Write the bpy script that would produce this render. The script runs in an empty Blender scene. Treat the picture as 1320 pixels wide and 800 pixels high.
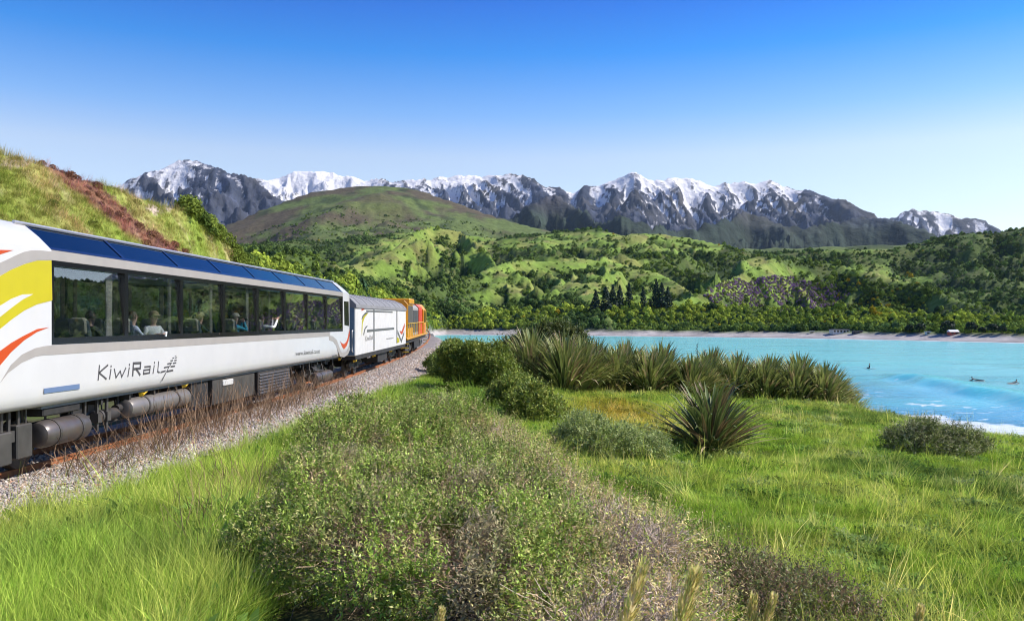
import bpy, math, random
import numpy as np
from mathutils import Vector, Matrix

R = math.radians
rng = np.random.default_rng(7)
random.seed(7)
scene = bpy.context.scene
COL = scene.collection

# ------------------------------------------------------------------ camera
F = 1100.0          # focal length in photograph pixels (1320 wide)
HZ = 417.0          # horizon row in the photograph
CAMZ = 2.5          # eye height above the rail
cam_data = bpy.data.cameras.new('camera')
cam_data.sensor_width = 36.0
cam_data.lens = 36.0 * F / 1320.0
cam_data.shift_y = (HZ - 400.0) / 1320.0
cam_data.clip_start = 0.05
cam_data.clip_end = 60000
cam = bpy.data.objects.new('camera', cam_data)
cam.location = (0, 0, CAMZ)
cam.rotation_euler = (R(90), 0, 0)
COL.objects.link(cam)
scene.camera = cam

# ------------------------------------------------------------------ sky, sun, exposure
SUN_AZ, SUN_EL = 82.0, 43.0
world = bpy.data.worlds.new('World')
scene.world = world
world.use_nodes = True
nt = world.node_tree
for n in list(nt.nodes):
    nt.nodes.remove(n)
sky = nt.nodes.new('ShaderNodeTexSky')
sky.sky_type = 'NISHITA'
sky.sun_disc = False
sky.sun_elevation = R(SUN_EL)
sky.sun_rotation = R(SUN_AZ)
sky.altitude = 600
sky.air_density = 1.0
sky.dust_density = 0.35
sky.ozone_density = 2.2
geo = nt.nodes.new('ShaderNodeNewGeometry')
sep = nt.nodes.new('ShaderNodeSeparateXYZ')
nt.links.new(geo.outputs['Incoming'], sep.inputs[0])
neg = nt.nodes.new('ShaderNodeMath'); neg.operation = 'MULTIPLY'; neg.inputs[1].default_value = -1.0
nt.links.new(sep.outputs['Z'], neg.inputs[0])
ramp = nt.nodes.new('ShaderNodeValToRGB')      # clear-air tint by elevation, the same all round
cr = ramp.color_ramp
cr.interpolation = 'LINEAR'
cr.elements[0].position = 0.0
cr.elements[0].color = (1.12, 0.98, 0.90, 1)
cr.elements[1].position = 1.0
cr.elements[1].color = (0.07, 0.34, 0.86, 1)
for pos, c in ((0.19, (1.22, 1.03, 0.96, 1)), (0.235, (0.66, 0.85, 1.05, 1)), (0.301, (0.13, 0.60, 1.07, 1)), (0.355, (0.075, 0.40, 1.0, 1))):
    e = cr.elements.new(pos); e.color = c
nt.links.new(neg.outputs[0], ramp.inputs[0])
mul = nt.nodes.new('ShaderNodeMix'); mul.data_type = 'RGBA'; mul.blend_type = 'MULTIPLY'
mul.inputs['Factor'].default_value = 1.0
nt.links.new(sky.outputs[0], mul.inputs[6]); nt.links.new(ramp.outputs[0], mul.inputs[7])
bg = nt.nodes.new('ShaderNodeBackground')
bg.inputs['Strength'].default_value = 0.13
wout = nt.nodes.new('ShaderNodeOutputWorld')
nt.links.new(mul.outputs[2], bg.inputs['Color'])
nt.links.new(bg.outputs[0], wout.inputs['Surface'])

sun_data = bpy.data.lights.new('sun', 'SUN')
sun_data.energy = 4.6
sun_data.angle = R(0.53)
sun_data.color = (1.0, 0.95, 0.87)
sun = bpy.data.objects.new('sun', sun_data)
sd = Vector((math.sin(R(SUN_AZ)) * math.cos(R(SUN_EL)), math.cos(R(SUN_AZ)) * math.cos(R(SUN_EL)), math.sin(R(SUN_EL))))
sun.rotation_euler = sd.to_track_quat('Z', 'Y').to_euler()
sun.location = (0, 0, 60)
COL.objects.link(sun)

scene.view_settings.view_transform = 'Standard'
scene.view_settings.look = 'None'
scene.view_settings.gamma = 1.0
scene.view_settings.use_curve_mapping = False
scene.view_settings.exposure = 0.58
try:
    scene.cycles.max_bounces = 6
    scene.cycles.diffuse_bounces = 3
    scene.cycles.glossy_bounces = 3
    scene.cycles.filter_width = 1.1
    scene.cycles.transparent_max_bounces = 12
    scene.cycles.volume_bounces = 0
    scene.cycles.use_denoising = True
    scene.cycles.use_adaptive_sampling = True
    scene.cycles.adaptive_threshold = 0.02
except Exception:
    pass

# ------------------------------------------------------------------ helpers
def P(px, py, Y):
    """world point seen at photograph pixel (px, py) at depth Y"""
    return np.array([(px - 660.0) / F * Y, Y, CAMZ + (HZ - py) / F * Y])

def lin(r, g, b):
    f = lambda c: (c / 255 / 12.92) if c / 255 <= 0.04045 else ((c / 255 + 0.055) / 1.055) ** 2.4
    return (f(r), f(g), f(b))

def tag(o, label=None, cat=None, group=None, kind=None):
    if label: o['label'] = label
    if cat: o['category'] = cat
    if group: o['group'] = group
    if kind: o['kind'] = kind
    return o

def empty(name, loc=(0, 0, 0), rz=0.0):
    o = bpy.data.objects.new(name, None)
    o.empty_display_size = 0.3
    o.location = loc
    o.rotation_euler = (0, 0, rz)
    COL.objects.link(o)
    return o

def link(name, me, parent=None, loc=None):
    o = bpy.data.objects.new(name, me)
    COL.objects.link(o)
    if parent is not None: o.parent = parent
    if loc is not None: o.location = loc
    return o

def copy_tree(o, parent=None):
    c = o.copy(); COL.objects.link(c); c.parent = parent
    for ch in list(o.children): copy_tree(ch, c)
    return c

def np_mesh(name, V, Fc, mats=(), smooth=False, col=None, attrs=None, midx=None):
    V = np.asarray(V, np.float32).reshape(-1, 3); Fc = np.asarray(Fc, np.int32)
    k = Fc.shape[1]
    me = bpy.data.meshes.new(name)
    me.vertices.add(len(V)); me.vertices.foreach_set('co', V.ravel())
    me.loops.add(Fc.size); me.loops.foreach_set('vertex_index', Fc.ravel())
    me.polygons.add(len(Fc))
    me.polygons.foreach_set('loop_start', np.arange(0, Fc.size, k, dtype=np.int32))
    me.polygons.foreach_set('loop_total', np.full(len(Fc), k, np.int32))
    if smooth: me.polygons.foreach_set('use_smooth', np.ones(len(Fc), bool))
    for m in mats: me.materials.append(m)
    if midx is not None: me.polygons.foreach_set('material_index', np.asarray(midx, np.int32))
    me.update(calc_edges=True)
    if col is not None:
        c = np.ones((len(V), 4), np.float32); c[:, :3] = col
        a = me.attributes.new('col', 'FLOAT_COLOR', 'POINT'); a.data.foreach_set('color', c.ravel())
    for n, v in (attrs or {}).items():
        a = me.attributes.new(n, 'FLOAT', 'POINT'); a.data.foreach_set('value', np.asarray(v, np.float32))
    return me

class MB:
    """collects shapes, then builds them as one mesh object"""
    def __init__(s): s.v, s.f, s.m = [], [], []
    def poly(s, pts, m=0):
        b = len(s.v); s.v += [tuple(p) for p in pts]; s.f.append(tuple(range(b, b + len(pts)))); s.m.append(m)
    def box(s, x0, x1, y0, y1, z0, z1, m=0):
        b = len(s.v)
        s.v += [(x0,y0,z0),(x1,y0,z0),(x1,y1,z0),(x0,y1,z0),(x0,y0,z1),(x1,y0,z1),(x1,y1,z1),(x0,y1,z1)]
        for q in ((0,3,2,1),(4,5,6,7),(0,1,5,4),(1,2,6,5),(2,3,7,6),(3,0,4,7)):
            s.f.append(tuple(b + i for i in q)); s.m.append(m)
        return s
    def loft(s, rings, m=0, caps=True, closed=True):
        b = len(s.v); n = len(rings[0])
        for r in rings: s.v += [tuple(p) for p in r]
        for i in range(len(rings) - 1):
            for j in range(n if closed else n - 1):
                k = (j + 1) % n
                s.f.append((b+i*n+j, b+i*n+k, b+(i+1)*n+k, b+(i+1)*n+j)); s.m.append(m)
        if caps:
            s.f.append(tuple(b + j for j in range(n))[::-1]); s.m.append(m)
            s.f.append(tuple(b + (len(rings)-1)*n + j for j in range(n))); s.m.append(m)
        return s
    def tube(s, pts, rad, n=8, m=0, caps=True):
        pts = [Vector(p) for p in pts]
        if not hasattr(rad, '__len__'): rad = [rad] * len(pts)
        rings = []
        for i, p in enumerate(pts):
            d = (pts[min(i+1, len(pts)-1)] - pts[max(i-1, 0)]).normalized()
            u = d.cross(Vector((0, 0, 1)))
            if u.length < 1e-3: u = d.cross(Vector((1, 0, 0)))
            u.normalize(); w = u.cross(d)
            rings.append([p + rad[i] * (math.cos(a) * u + math.sin(a) * w) for a in [2*math.pi*j/n for j in range(n)]])
        return s.loft(rings, m, caps)
    def extr(s, poly, vec, m=0):
        a = [Vector(p) for p in poly]; vec = Vector(vec)
        return s.loft([a, [p + vec for p in a]], m)
    def build(s, name, mats, parent=None, smooth=False, bevel=0):
        me = bpy.data.meshes.new(name)
        me.from_pydata(s.v, [], s.f)
        for m in (mats if isinstance(mats, (list, tuple)) else [mats]): me.materials.append(m)
        me.polygons.foreach_set('material_index', s.m)
        if smooth: me.polygons.foreach_set('use_smooth', [True] * len(s.f))
        me.update()
        import bmesh
        bm = bmesh.new(); bm.from_mesh(me); bmesh.ops.recalc_face_normals(bm, faces=bm.faces)
        if bevel:
            bmesh.ops.bevel(bm, geom=[e for e in bm.edges if e.calc_face_angle(0) > 0.6], offset=bevel, segments=1, affect='EDGES')
        bm.to_mesh(me); bm.free()
        if smooth:
            try: me.set_sharp_from_angle(angle=R(38))
            except Exception: pass
        return link(name, me, parent)

# ---- noise
_perm = np.random.default_rng(3).permutation(512).astype(np.int64)
_grad = np.array([(math.cos(a), math.sin(a)) for a in np.linspace(0, 2*math.pi, 16, endpoint=False)])
def perlin(x, y):
    x = np.asarray(x, float); y = np.asarray(y, float)
    xi = np.floor(x).astype(np.int64); yi = np.floor(y).astype(np.int64)
    xf, yf = x - xi, y - yi
    u = xf*xf*xf*(xf*(xf*6-15)+10); v = yf*yf*yf*(yf*(yf*6-15)+10)
    def g(ix, iy, dx, dy):
        h = _perm[(_perm[ix & 511] + iy) & 511] & 15
        return _grad[h, 0]*dx + _grad[h, 1]*dy
    a = g(xi, yi, xf, yf); b = g(xi+1, yi, xf-1, yf); c = g(xi, yi+1, xf, yf-1); d = g(xi+1, yi+1, xf-1, yf-1)
    return ((a + u*(b-a)) + v*((c + u*(d-c)) - (a + u*(b-a)))) * 1.5
def fbm(x, y, o=4, g=0.5):
    s, a, t = 0, 1.0, 0
    for i in range(o):
        s = s + a*perlin(x*2**i + 17*i, y*2**i - 9*i); t += a; a *= g
    return s / t
def ridged(x, y, o=4, g=0.5):
    s, a, t = 0, 1.0, 0
    for i in range(o):
        s = s + a*(1 - np.abs(perlin(x*2**i + 31*i, y*2**i + 7*i))*1.4); t += a; a *= g
    return s / t
def sstep(a, b, x):
    t = np.clip((x - a) / (b - a), 0, 1); return t*t*(3-2*t)

# ---- materials
def newmat(name):
    m = bpy.data.materials.new(name); m.use_nodes = True
    return m, m.node_tree, m.node_tree.nodes['Principled BSDF']
def mat(name, c, rough=0.5, metal=0.0, var=0.0, vscale=3.0, bump=0.0, bscale=30.0, spec=0.5, dirt=None, dscale=1.2, coat=0.0):
    m, t, p = newmat(name)
    p.inputs['Base Color'].default_value = (*c, 1); p.inputs['Roughness'].default_value = rough
    p.inputs['Metallic'].default_value = metal; p.inputs['Specular IOR Level'].default_value = spec
    if coat: p.inputs['Coat Weight'].default_value = coat; p.inputs['Coat Roughness'].default_value = 0.08
    tc = t.nodes.new('ShaderNodeTexCoord')
    src = None
    if var:
        n = t.nodes.new('ShaderNodeTexNoise'); n.inputs['Scale'].default_value = vscale; n.inputs['Detail'].default_value = 6
        t.links.new(tc.outputs['Object'], n.inputs['Vector'])
        mr = t.nodes.new('ShaderNodeMapRange'); mr.inputs[1].default_value = 0.3; mr.inputs[2].default_value = 0.7
        mr.inputs[3].default_value = 1 - var; mr.inputs[4].default_value = 1 + var
        t.links.new(n.outputs['Fac'], mr.inputs[0])
        x = t.nodes.new('ShaderNodeMix'); x.data_type = 'RGBA'; x.blend_type = 'MULTIPLY'; x.inputs['Factor'].default_value = 1
        x.inputs[6].default_value = (*c, 1); t.links.new(mr.outputs[0], x.inputs[7]); src = x.outputs[2]
    if dirt:
        n = t.nodes.new('ShaderNodeTexNoise'); n.inputs['Scale'].default_value = dscale; n.inputs['Detail'].default_value = 9
        n.inputs['Roughness'].default_value = 0.7
        t.links.new(tc.outputs['Object'], n.inputs['Vector'])
        mr = t.nodes.new('ShaderNodeMapRange'); mr.inputs[1].default_value = 0.5; mr.inputs[2].default_value = 0.75
        mr.inputs[4].default_value = 0.6
        t.links.new(n.outputs['Fac'], mr.inputs[0])
        x = t.nodes.new('ShaderNodeMix'); x.data_type = 'RGBA'
        t.links.new(mr.outputs[0], x.inputs['Factor'])
        if src: t.links.new(src, x.inputs[6])
        else: x.inputs[6].default_value = (*c, 1)
        x.inputs[7].default_value = (*dirt, 1); src = x.outputs[2]
    if src: t.links.new(src, p.inputs['Base Color'])
    if bump:
        n = t.nodes.new('ShaderNodeTexNoise'); n.inputs['Scale'].default_value = bscale; n.inputs['Detail'].default_value = 5
        t.links.new(tc.outputs['Object'], n.inputs['Vector'])
        b = t.nodes.new('ShaderNodeBump'); b.inputs['Strength'].default_value = bump; b.inputs['Distance'].default_value = 0.02
        t.links.new(n.outputs['Fac'], b.inputs['Height']); t.links.new(b.outputs[0], p.inputs['Normal'])
    return m

def veg(name, trans=0.35, rough=0.5, spec=0.3, inst=False, rnd=0.0):
    """leaf material: per-leaf colour attribute, times the tint of the instance where there is one"""
    m, t, p = newmat(name)
    a = t.nodes.new('ShaderNodeAttribute'); a.attribute_name = 'col'
    src = a.outputs['Color']
    if inst:
        b = t.nodes.new('ShaderNodeAttribute'); b.attribute_type = 'INSTANCER'; b.attribute_name = 'tint'
        x = t.nodes.new('ShaderNodeMix'); x.data_type = 'RGBA'; x.blend_type = 'MULTIPLY'; x.inputs['Factor'].default_value = 1
        t.links.new(src, x.inputs[6]); t.links.new(b.outputs['Color'], x.inputs[7]); src = x.outputs[2]
    t.links.new(src, p.inputs['Base Color'])
    p.inputs['Roughness'].default_value = rough; p.inputs['Specular IOR Level'].default_value = spec
    if inst:
        t.nodes.remove(p); p = t.nodes.new('ShaderNodeBsdfDiffuse'); t.links.new(src, p.inputs['Color'])
        t.links.new(p.outputs[0], t.nodes['Material Output'].inputs['Surface'])
    if trans:
        tr = t.nodes.new('ShaderNodeBsdfTranslucent'); t.links.new(src, tr.inputs['Color'])
        ms = t.nodes.new('ShaderNodeMixShader'); ms.inputs[0].default_value = trans
        o = t.nodes['Material Output']
        t.links.new(p.outputs[0], ms.inputs[1]); t.links.new(tr.outputs[0], ms.inputs[2]); t.links.new(ms.outputs[0], o.inputs['Surface'])
    return m

def glass(name, tint, ior=1.5, rough=0.0, extra=0.0):
    m, t, p = newmat(name)
    t.nodes.remove(p)
    tr = t.nodes.new('ShaderNodeBsdfTransparent'); tr.inputs[0].default_value = (*tint, 1)
    gl = t.nodes.new('ShaderNodeBsdfGlossy'); gl.inputs['Roughness'].default_value = rough
    ge = t.nodes.new('ShaderNodeNewGeometry'); dt = t.nodes.new('ShaderNodeVectorMath'); dt.operation = 'DOT_PRODUCT'
    t.links.new(ge.outputs['Incoming'], dt.inputs[0]); t.links.new(ge.outputs['Normal'], dt.inputs[1])
    def mth(op, i0, i1):
        q = t.nodes.new('ShaderNodeMath'); q.operation = op
        for k, v in enumerate((i0, i1)):
            if v is None: continue
            if hasattr(v, 'links'): t.links.new(v, q.inputs[k])
            else: q.inputs[k].default_value = v
        q.use_clamp = op == 'ADD'; return q.outputs[0]
    f0 = ((ior-1)/(ior+1))**2 + extra
    one = mth('SUBTRACT', 1.0, mth('ABSOLUTE', dt.outputs['Value'], None))
    sch = mth('ADD', mth('MULTIPLY', mth('POWER', one, 5.0), 1-f0), f0)       # Schlick, the same from either face
    ms = t.nodes.new('ShaderNodeMixShader'); t.links.new(sch, ms.inputs[0])
    t.links.new(tr.outputs[0], ms.inputs[1]); t.links.new(gl.outputs[0], ms.inputs[2])
    t.links.new(ms.outputs[0], t.nodes['Material Output'].inputs['Surface'])
    return m

# ---- scattering: points + a collection of small source meshes, instanced by geometry nodes
def scatter(name, pts, rot, scl, tint, sources, idx=None, label=None, cat=None):
    n = len(pts)
    me = bpy.data.meshes.new(name)
    me.vertices.add(n); me.vertices.foreach_set('co', np.asarray(pts, np.float32).ravel())
    def at(nm, typ, key, v):
        a = me.attributes.new(nm, typ, 'POINT'); a.data.foreach_set(key, np.ascontiguousarray(v).ravel())
    at('rot', 'FLOAT_VECTOR', 'vector', np.asarray(rot, np.float32))
    s = np.asarray(scl, np.float32)
    if s.ndim == 1: s = np.repeat(s[:, None], 3, 1)
    at('scl', 'FLOAT_VECTOR', 'vector', s)
    c = np.ones((n, 4), np.float32); c[:, :3] = tint
    at('tint', 'FLOAT_COLOR', 'color', c)
    if idx is None: idx = rng.integers(0, len(sources), n)
    at('idx', 'INT', 'value', np.asarray(idx, np.int32))
    coll = bpy.data.collections.new(name + '_source')
    for k, sme in enumerate(sources):
        coll.objects.link(bpy.data.objects.new('%s_%02d' % (name, k), sme))
    g = bpy.data.node_groups.new(name, 'GeometryNodeTree')
    g.interface.new_socket('Geometry', in_out='INPUT', socket_type='NodeSocketGeometry')
    g.interface.new_socket('Geometry', in_out='OUTPUT', socket_type='NodeSocketGeometry')
    N = g.nodes.new; L = g.links.new
    gi, go = N('NodeGroupInput'), N('NodeGroupOutput')
    ci = N('GeometryNodeCollectionInfo'); ci.inputs[0].default_value = coll
    ci.inputs['Separate Children'].default_value = True; ci.inputs['Reset Children'].default_value = True
    ip = N('GeometryNodeInstanceOnPoints'); ip.inputs['Pick Instance'].default_value = True
    def na(nm, typ):
        q = N('GeometryNodeInputNamedAttribute'); q.data_type = typ; q.inputs[0].default_value = nm
        return [o for o in q.outputs if o.enabled][0] if any(o.enabled for o in q.outputs) else q.outputs[0]
    e2r = N('FunctionNodeEulerToRotation')
    L(na('rot', 'FLOAT_VECTOR'), e2r.inputs[0])
    L(gi.outputs[0], ip.inputs['Points']); L(ci.outputs[0], ip.inputs['Instance'])
    L(na('idx', 'INT'), ip.inputs['Instance Index'])
    L(e2r.outputs[0], ip.inputs['Rotation']); L(na('scl', 'FLOAT_VECTOR'), ip.inputs['Scale'])
    L(ip.outputs[0], go.inputs[0])
    o = link(name, me)
    md = o.modifiers.new('scatter', 'NODES'); md.node_group = g
    tag(o, label, cat, kind='stuff')
    return o

def in_view(x, y, mx=0.14, near=1.2):
    return (y > near) & (np.abs(x) < (0.6 + mx) * y + 1.0)
# ================================================================== THE SETTING
SEA = -5.5
def railx(Y):                      # nearer (seaward) rail of the curving track
    Y = np.asarray(Y, float); d = np.minimum(Y, 130.0) - 15
    return -8.55 + 0.0545*d - 0.0008*d*d + np.maximum(Y-130, 0)*(0.0545-0.0016*115)
def railz(Y):
    d = np.clip(np.asarray(Y, float) - 15, 0, 115); return 0.00012*d*d
GAUGE = 1.067
def trackx(Y): return railx(Y) - GAUGE/2

# land edge of the headland (top of the bank above the sea), y -> x
EDGE_X = np.array([60, 38, 24, 18.8, 17.9, 17.2, 12, 4, -1.5, -4.5, -7, -12, -22, -40])
EDGE_Y = np.array([ 5, 19, 28, 32.5, 38.0, 45.5, 54, 60, 68, 80, 100, 125, 150, 185])
def edge_dist(x, y):
    """distance to the bank's top edge, positive inland"""
    best = np.full(np.shape(x), 1e9); sign = np.ones(np.shape(x))
    for i in range(len(EDGE_X)-1):
        ax, ay, bx, by = EDGE_X[i], EDGE_Y[i], EDGE_X[i+1], EDGE_Y[i+1]
        dx, dy = bx-ax, by-ay
        t = np.clip(((x-ax)*dx + (y-ay)*dy)/(dx*dx+dy*dy), 0, 1)
        d = np.hypot(x-ax-t*dx, y-ay-t*dy)
        sg = np.where((x-ax)*dy - (y-ay)*dx > 0, -1.0, 1.0)
        up = d < best
        best = np.where(up, d, best); sign = np.where(up, sg, sign)
    return best*sign

def gz(x, y):
    x = np.asarray(x, float); y = np.asarray(y, float)
    d = x - trackx(y); zt = railz(y)
    base = -0.52 - 0.062*np.maximum(0, x+1.0) + 0.20*fbm(x/4.5, y/4.5, 3) + 0.12*fbm(x/1.3, y/1.3, 2)
    base = base + 0.30*np.exp(-((x+0.8-0.02*(y-10))/1.9)**2)*sstep(28, 14, y)
    base = base + zt*0.8*sstep(16, 4, np.abs(d))
    bal = zt - 0.125 - 0.43*sstep(1.55, 2.7, np.abs(d))
    w = sstep(2.3, 3.6, np.abs(d))
    z = bal*(1-w) + base*w
    e = edge_dist(x, y) + 0.8*fbm(x/3, y/3, 2)
    k = sstep(1.5, -7.0, e)
    return z*(1-k) + (-7.0)*k

def grid_mesh(name, X, Y, Z, mats, col=None, attrs=None, smooth=True):
    nr, nc = X.shape
    V = np.stack([X.ravel(), Y.ravel(), Z.ravel()], 1)
    i = (np.arange(nr-1)[:, None]*nc + np.arange(nc-1)[None, :]).ravel()
    Fc = np.stack([i, i+1, i+nc+1, i+nc], 1)
    return np_mesh(name, V, Fc, mats, smooth, None if col is None else col.reshape(-1, 3), attrs)

def terrain_mat(name, vscale=0.8, var=0.35, bump=0.5, bscale=2.0, bdist=0.3, rough=0.95):
    m, t, p = newmat(name)
    a = t.nodes.new('ShaderNodeAttribute'); a.attribute_name = 'col'
    tc = t.nodes.new('ShaderNodeTexCoord')
    n = t.nodes.new('ShaderNodeTexNoise'); n.inputs['Scale'].default_value = vscale; n.inputs['Detail'].default_value = 8; n.inputs['Roughness'].default_value = 0.65
    t.links.new(tc.outputs['Object'], n.inputs['Vector'])
    mr = t.nodes.new('ShaderNodeMapRange'); mr.inputs[1].default_value = 0.3; mr.inputs[2].default_value = 0.7
    mr.inputs[3].default_value = 1-var; mr.inputs[4].default_value = 1+var
    t.links.new(n.outputs['Fac'], mr.inputs[0])
    x = t.nodes.new('ShaderNodeMix'); x.data_type = 'RGBA'; x.blend_type = 'MULTIPLY'; x.inputs['Factor'].default_value = 1
    t.links.new(a.outputs['Color'], x.inputs[6]); t.links.new(mr.outputs[0], x.inputs[7])
    t.links.new(x.outputs[2], p.inputs['Base Color'])
    p.inputs['Roughness'].default_value = rough; p.inputs['Specular IOR Level'].default_value = 0.15
    if bump:
        n2 = t.nodes.new('ShaderNodeTexNoise'); n2.inputs['Scale'].default_value = bscale; n2.inputs['Detail'].default_value = 6
        t.links.new(tc.outputs['Object'], n2.inputs['Vector'])
        b = t.nodes.new('ShaderNodeBump'); b.inputs['Strength'].default_value = bump; b.inputs['Distance'].default_value = bdist
        t.links.new(n2.outputs['Fac'], b.inputs['Height']); t.links.new(b.outputs[0], p.inputs['Normal'])
    return m

# ---- foreground ground sheet
xs = np.concatenate([np.linspace(-60, -14, 24)[:-1], np.linspace(-14, 26, 240)[:-1], np.linspace(26, 90, 40)])
ys = np.concatenate([np.linspace(-30, 2, 20)[:-1], np.linspace(2, 66, 330)[:-1], np.linspace(66, 190, 90)])
X, Y = np.meshgrid(xs, ys); Z = gz(X, Y)
dtr = np.abs(X - trackx(Y))
soil = np.array([0.075, 0.062, 0.035]); turf = np.array([0.085, 0.125, 0.022]); grav = np.array([0.25, 0.215, 0.19]); shing = np.array([0.26, 0.24, 0.22])
k = sstep(-0.2, 0.3, fbm(X/4, Y/4, 3))[..., None]
C = soil*(1-k) + turf*k
k = sstep(3.5, 2.6, dtr + 0.35*fbm(X*1.3, Y*1.3, 2))[..., None]; C = C*(1-k) + grav*k
k = sstep(-2.4, -3.6, Z)[..., None]; C = C*(1-k) + shing*k
M_ground = terrain_mat('ground_soil', 2.5, 0.4, 0.6, 6, 0.08)
ground = link('ground', grid_mesh('ground', X, Y, Z, [M_ground], C))
tag(ground, kind='structure')

# ---- sea
def shore_r(px):                    # distance of the far waterline by photograph column
    return np.interp(px, [-400, 480, 520, 543, 556, 575, 600, 700, 800, 900, 1000, 1100, 1200, 1320, 1500, 2200],
                     [120, 170, 280, 430, 560, 615, 612, 580, 555, 528, 500, 470, 440, 410, 390, 420])
def pxof(x, y): return 660 + F*x/np.maximum(y, 1e-3)
az = np.linspace(R(-25), R(75), 360)
rr = np.concatenate([np.geomspace(24, 640, 330), np.geomspace(660, 30000, 40)])
A, Rr = np.meshgrid(az, rr); X = Rr*np.sin(A); Y = Rr*np.cos(A)
Z = SEA + 0.10*fbm(X/9, Y/14, 3) + 0.05*fbm(X/2.5, Y/3, 2)
# one small swell standing up before the bank
wa, wb = P(1145, 484, 1100*8/67), P(1330, 522, 1100*8/105)
tx, ty = wb[0]-wa[0], wb[1]-wa[1]; L_ = math.hypot(tx, ty); tx /= L_; ty /= L_
u = (X-wa[0])*tx + (Y-wa[1])*ty; v = -(X-wa[0])*ty + (Y-wa[1])*tx + 1.5*fbm(X/12, Y/12, 2)
along = sstep(-6, 14, u)*sstep(L_+60, L_+20, u)
prof = np.where(v > 0, np.exp(-(v/4.2)**2), np.exp(-(v/2.0)**2))
crest = along*prof
Z = Z + 1.05*crest
v2 = v - 26 + 3*fbm(X/20, Y/20, 2)
Z = Z + 0.35*np.exp(-(v2/3.5)**2)*sstep(-60, -20, u)*sstep(L_+90, L_+50, u)
ed = -edge_dist(X, Y)
far = (Rr - shore_r(pxof(X, Y)))
foam = sstep(-9, -2, far + 4*fbm(X/25, Y/25, 3))*0.95
lac = ridged(X/3.6 + 0.5*fbm(X/2, Y/2, 2), Y/5.5, 3)
foam = np.maximum(foam, sstep(85, 20, ed)*sstep(0.70, 0.92, lac)*0.80)
foam = np.maximum(foam, sstep(34, 26, ed + 7*fbm(X/5, Y/5, 3)))
foam = np.maximum(foam, along*np.exp(-((v+2.2)/1.0)**2)*sstep(0.0, 0.5, fbm(X/5, Y/5, 3))*0.8)
near = sstep(100, 15, ed + 16*fbm(X/30, Y/16, 3))
turq, blue = np.array([0.190, 0.60, 0.59]), np.array([0.040, 0.27, 0.45])
C = turq*(1-near[..., None]) + blue*near[..., None]
wp_ = sstep(-.1, .45, fbm(X/70, Y/22, 4))[..., None]; C = C*(1-.35*wp_) + np.array([.11, .56, .56])*.35*wp_
wp_ = sstep(.1, .4, fbm(X/40+8, Y/9, 4))[..., None]; C = C*(1-.22*wp_)
C = C*(1-crest[..., None]*0.8) + np.array([0.10, 0.58, 0.54])*crest[..., None]*0.8  # light glowing through the thin swell, put into its crest colour
m, t, p = newmat('sea_water')
a = t.nodes.new('ShaderNodeAttribute'); a.attribute_name = 'col'
f = t.nodes.new('ShaderNodeAttribute'); f.attribute_name = 'foam'
tc = t.nodes.new('ShaderNodeTexCoord')
n = t.nodes.new('ShaderNodeTexNoise'); n.inputs['Scale'].default_value = 0.9; n.inputs['Detail'].default_value = 8; n.inputs['Roughness'].default_value = 0.7
t.links.new(tc.outputs['Object'], n.inputs['Vector'])
ad = t.nodes.new('ShaderNodeMath'); ad.operation = 'MULTIPLY_ADD'; ad.inputs[1].default_value = 0.8; ad.inputs[2].default_value = -0.4
t.links.new(n.outputs['Fac'], ad.inputs[0])
ad2 = t.nodes.new('ShaderNodeMath'); ad2.operation = 'ADD'; t.links.new(f.outputs['Fac'], ad2.inputs[0]); t.links.new(ad.outputs[0], ad2.inputs[1])
mr = t.nodes.new('ShaderNodeMapRange'); mr.inputs[1].default_value = 0.35; mr.inputs[2].default_value = 0.62; t.links.new(ad2.outputs[0], mr.inputs[0])
x = t.nodes.new('ShaderNodeMix'); x.data_type = 'RGBA'; t.links.new(mr.outputs[0], x.inputs['Factor'])
t.links.new(a.outputs['Color'], x.inputs[6]); x.inputs[7].default_value = (0.82, 0.84, 0.86, 1)
t.links.new(x.outputs[2], p.inputs['Base Color'])
p.inputs['Roughness'].default_value = 0.16; p.inputs['IOR'].default_value = 1.33; p.inputs['Specular IOR Level'].default_value = 0.35
mp = t.nodes.new('ShaderNodeMapping'); mp.inputs['Scale'].default_value = (0.7, 1.3, 1); t.links.new(tc.outputs['Object'], mp.inputs[0])
n2 = t.nodes.new('ShaderNodeTexNoise'); n2.inputs['Scale'].default_value = 0.9; n2.inputs['Detail'].default_value = 6; t.links.new(mp.outputs[0], n2.inputs['Vector'])
b = t.nodes.new('ShaderNodeBump'); b.inputs['Strength'].default_value = 0.6; b.inputs['Distance'].default_value = 0.25
t.links.new(n2.outputs['Fac'], b.inputs['Height']); t.links.new(b.outputs[0], p.inputs['Normal'])
tag(link('sea', grid_mesh('sea', X, Y, Z, [m], C, {'foam': foam.ravel()})), kind='structure')

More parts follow.
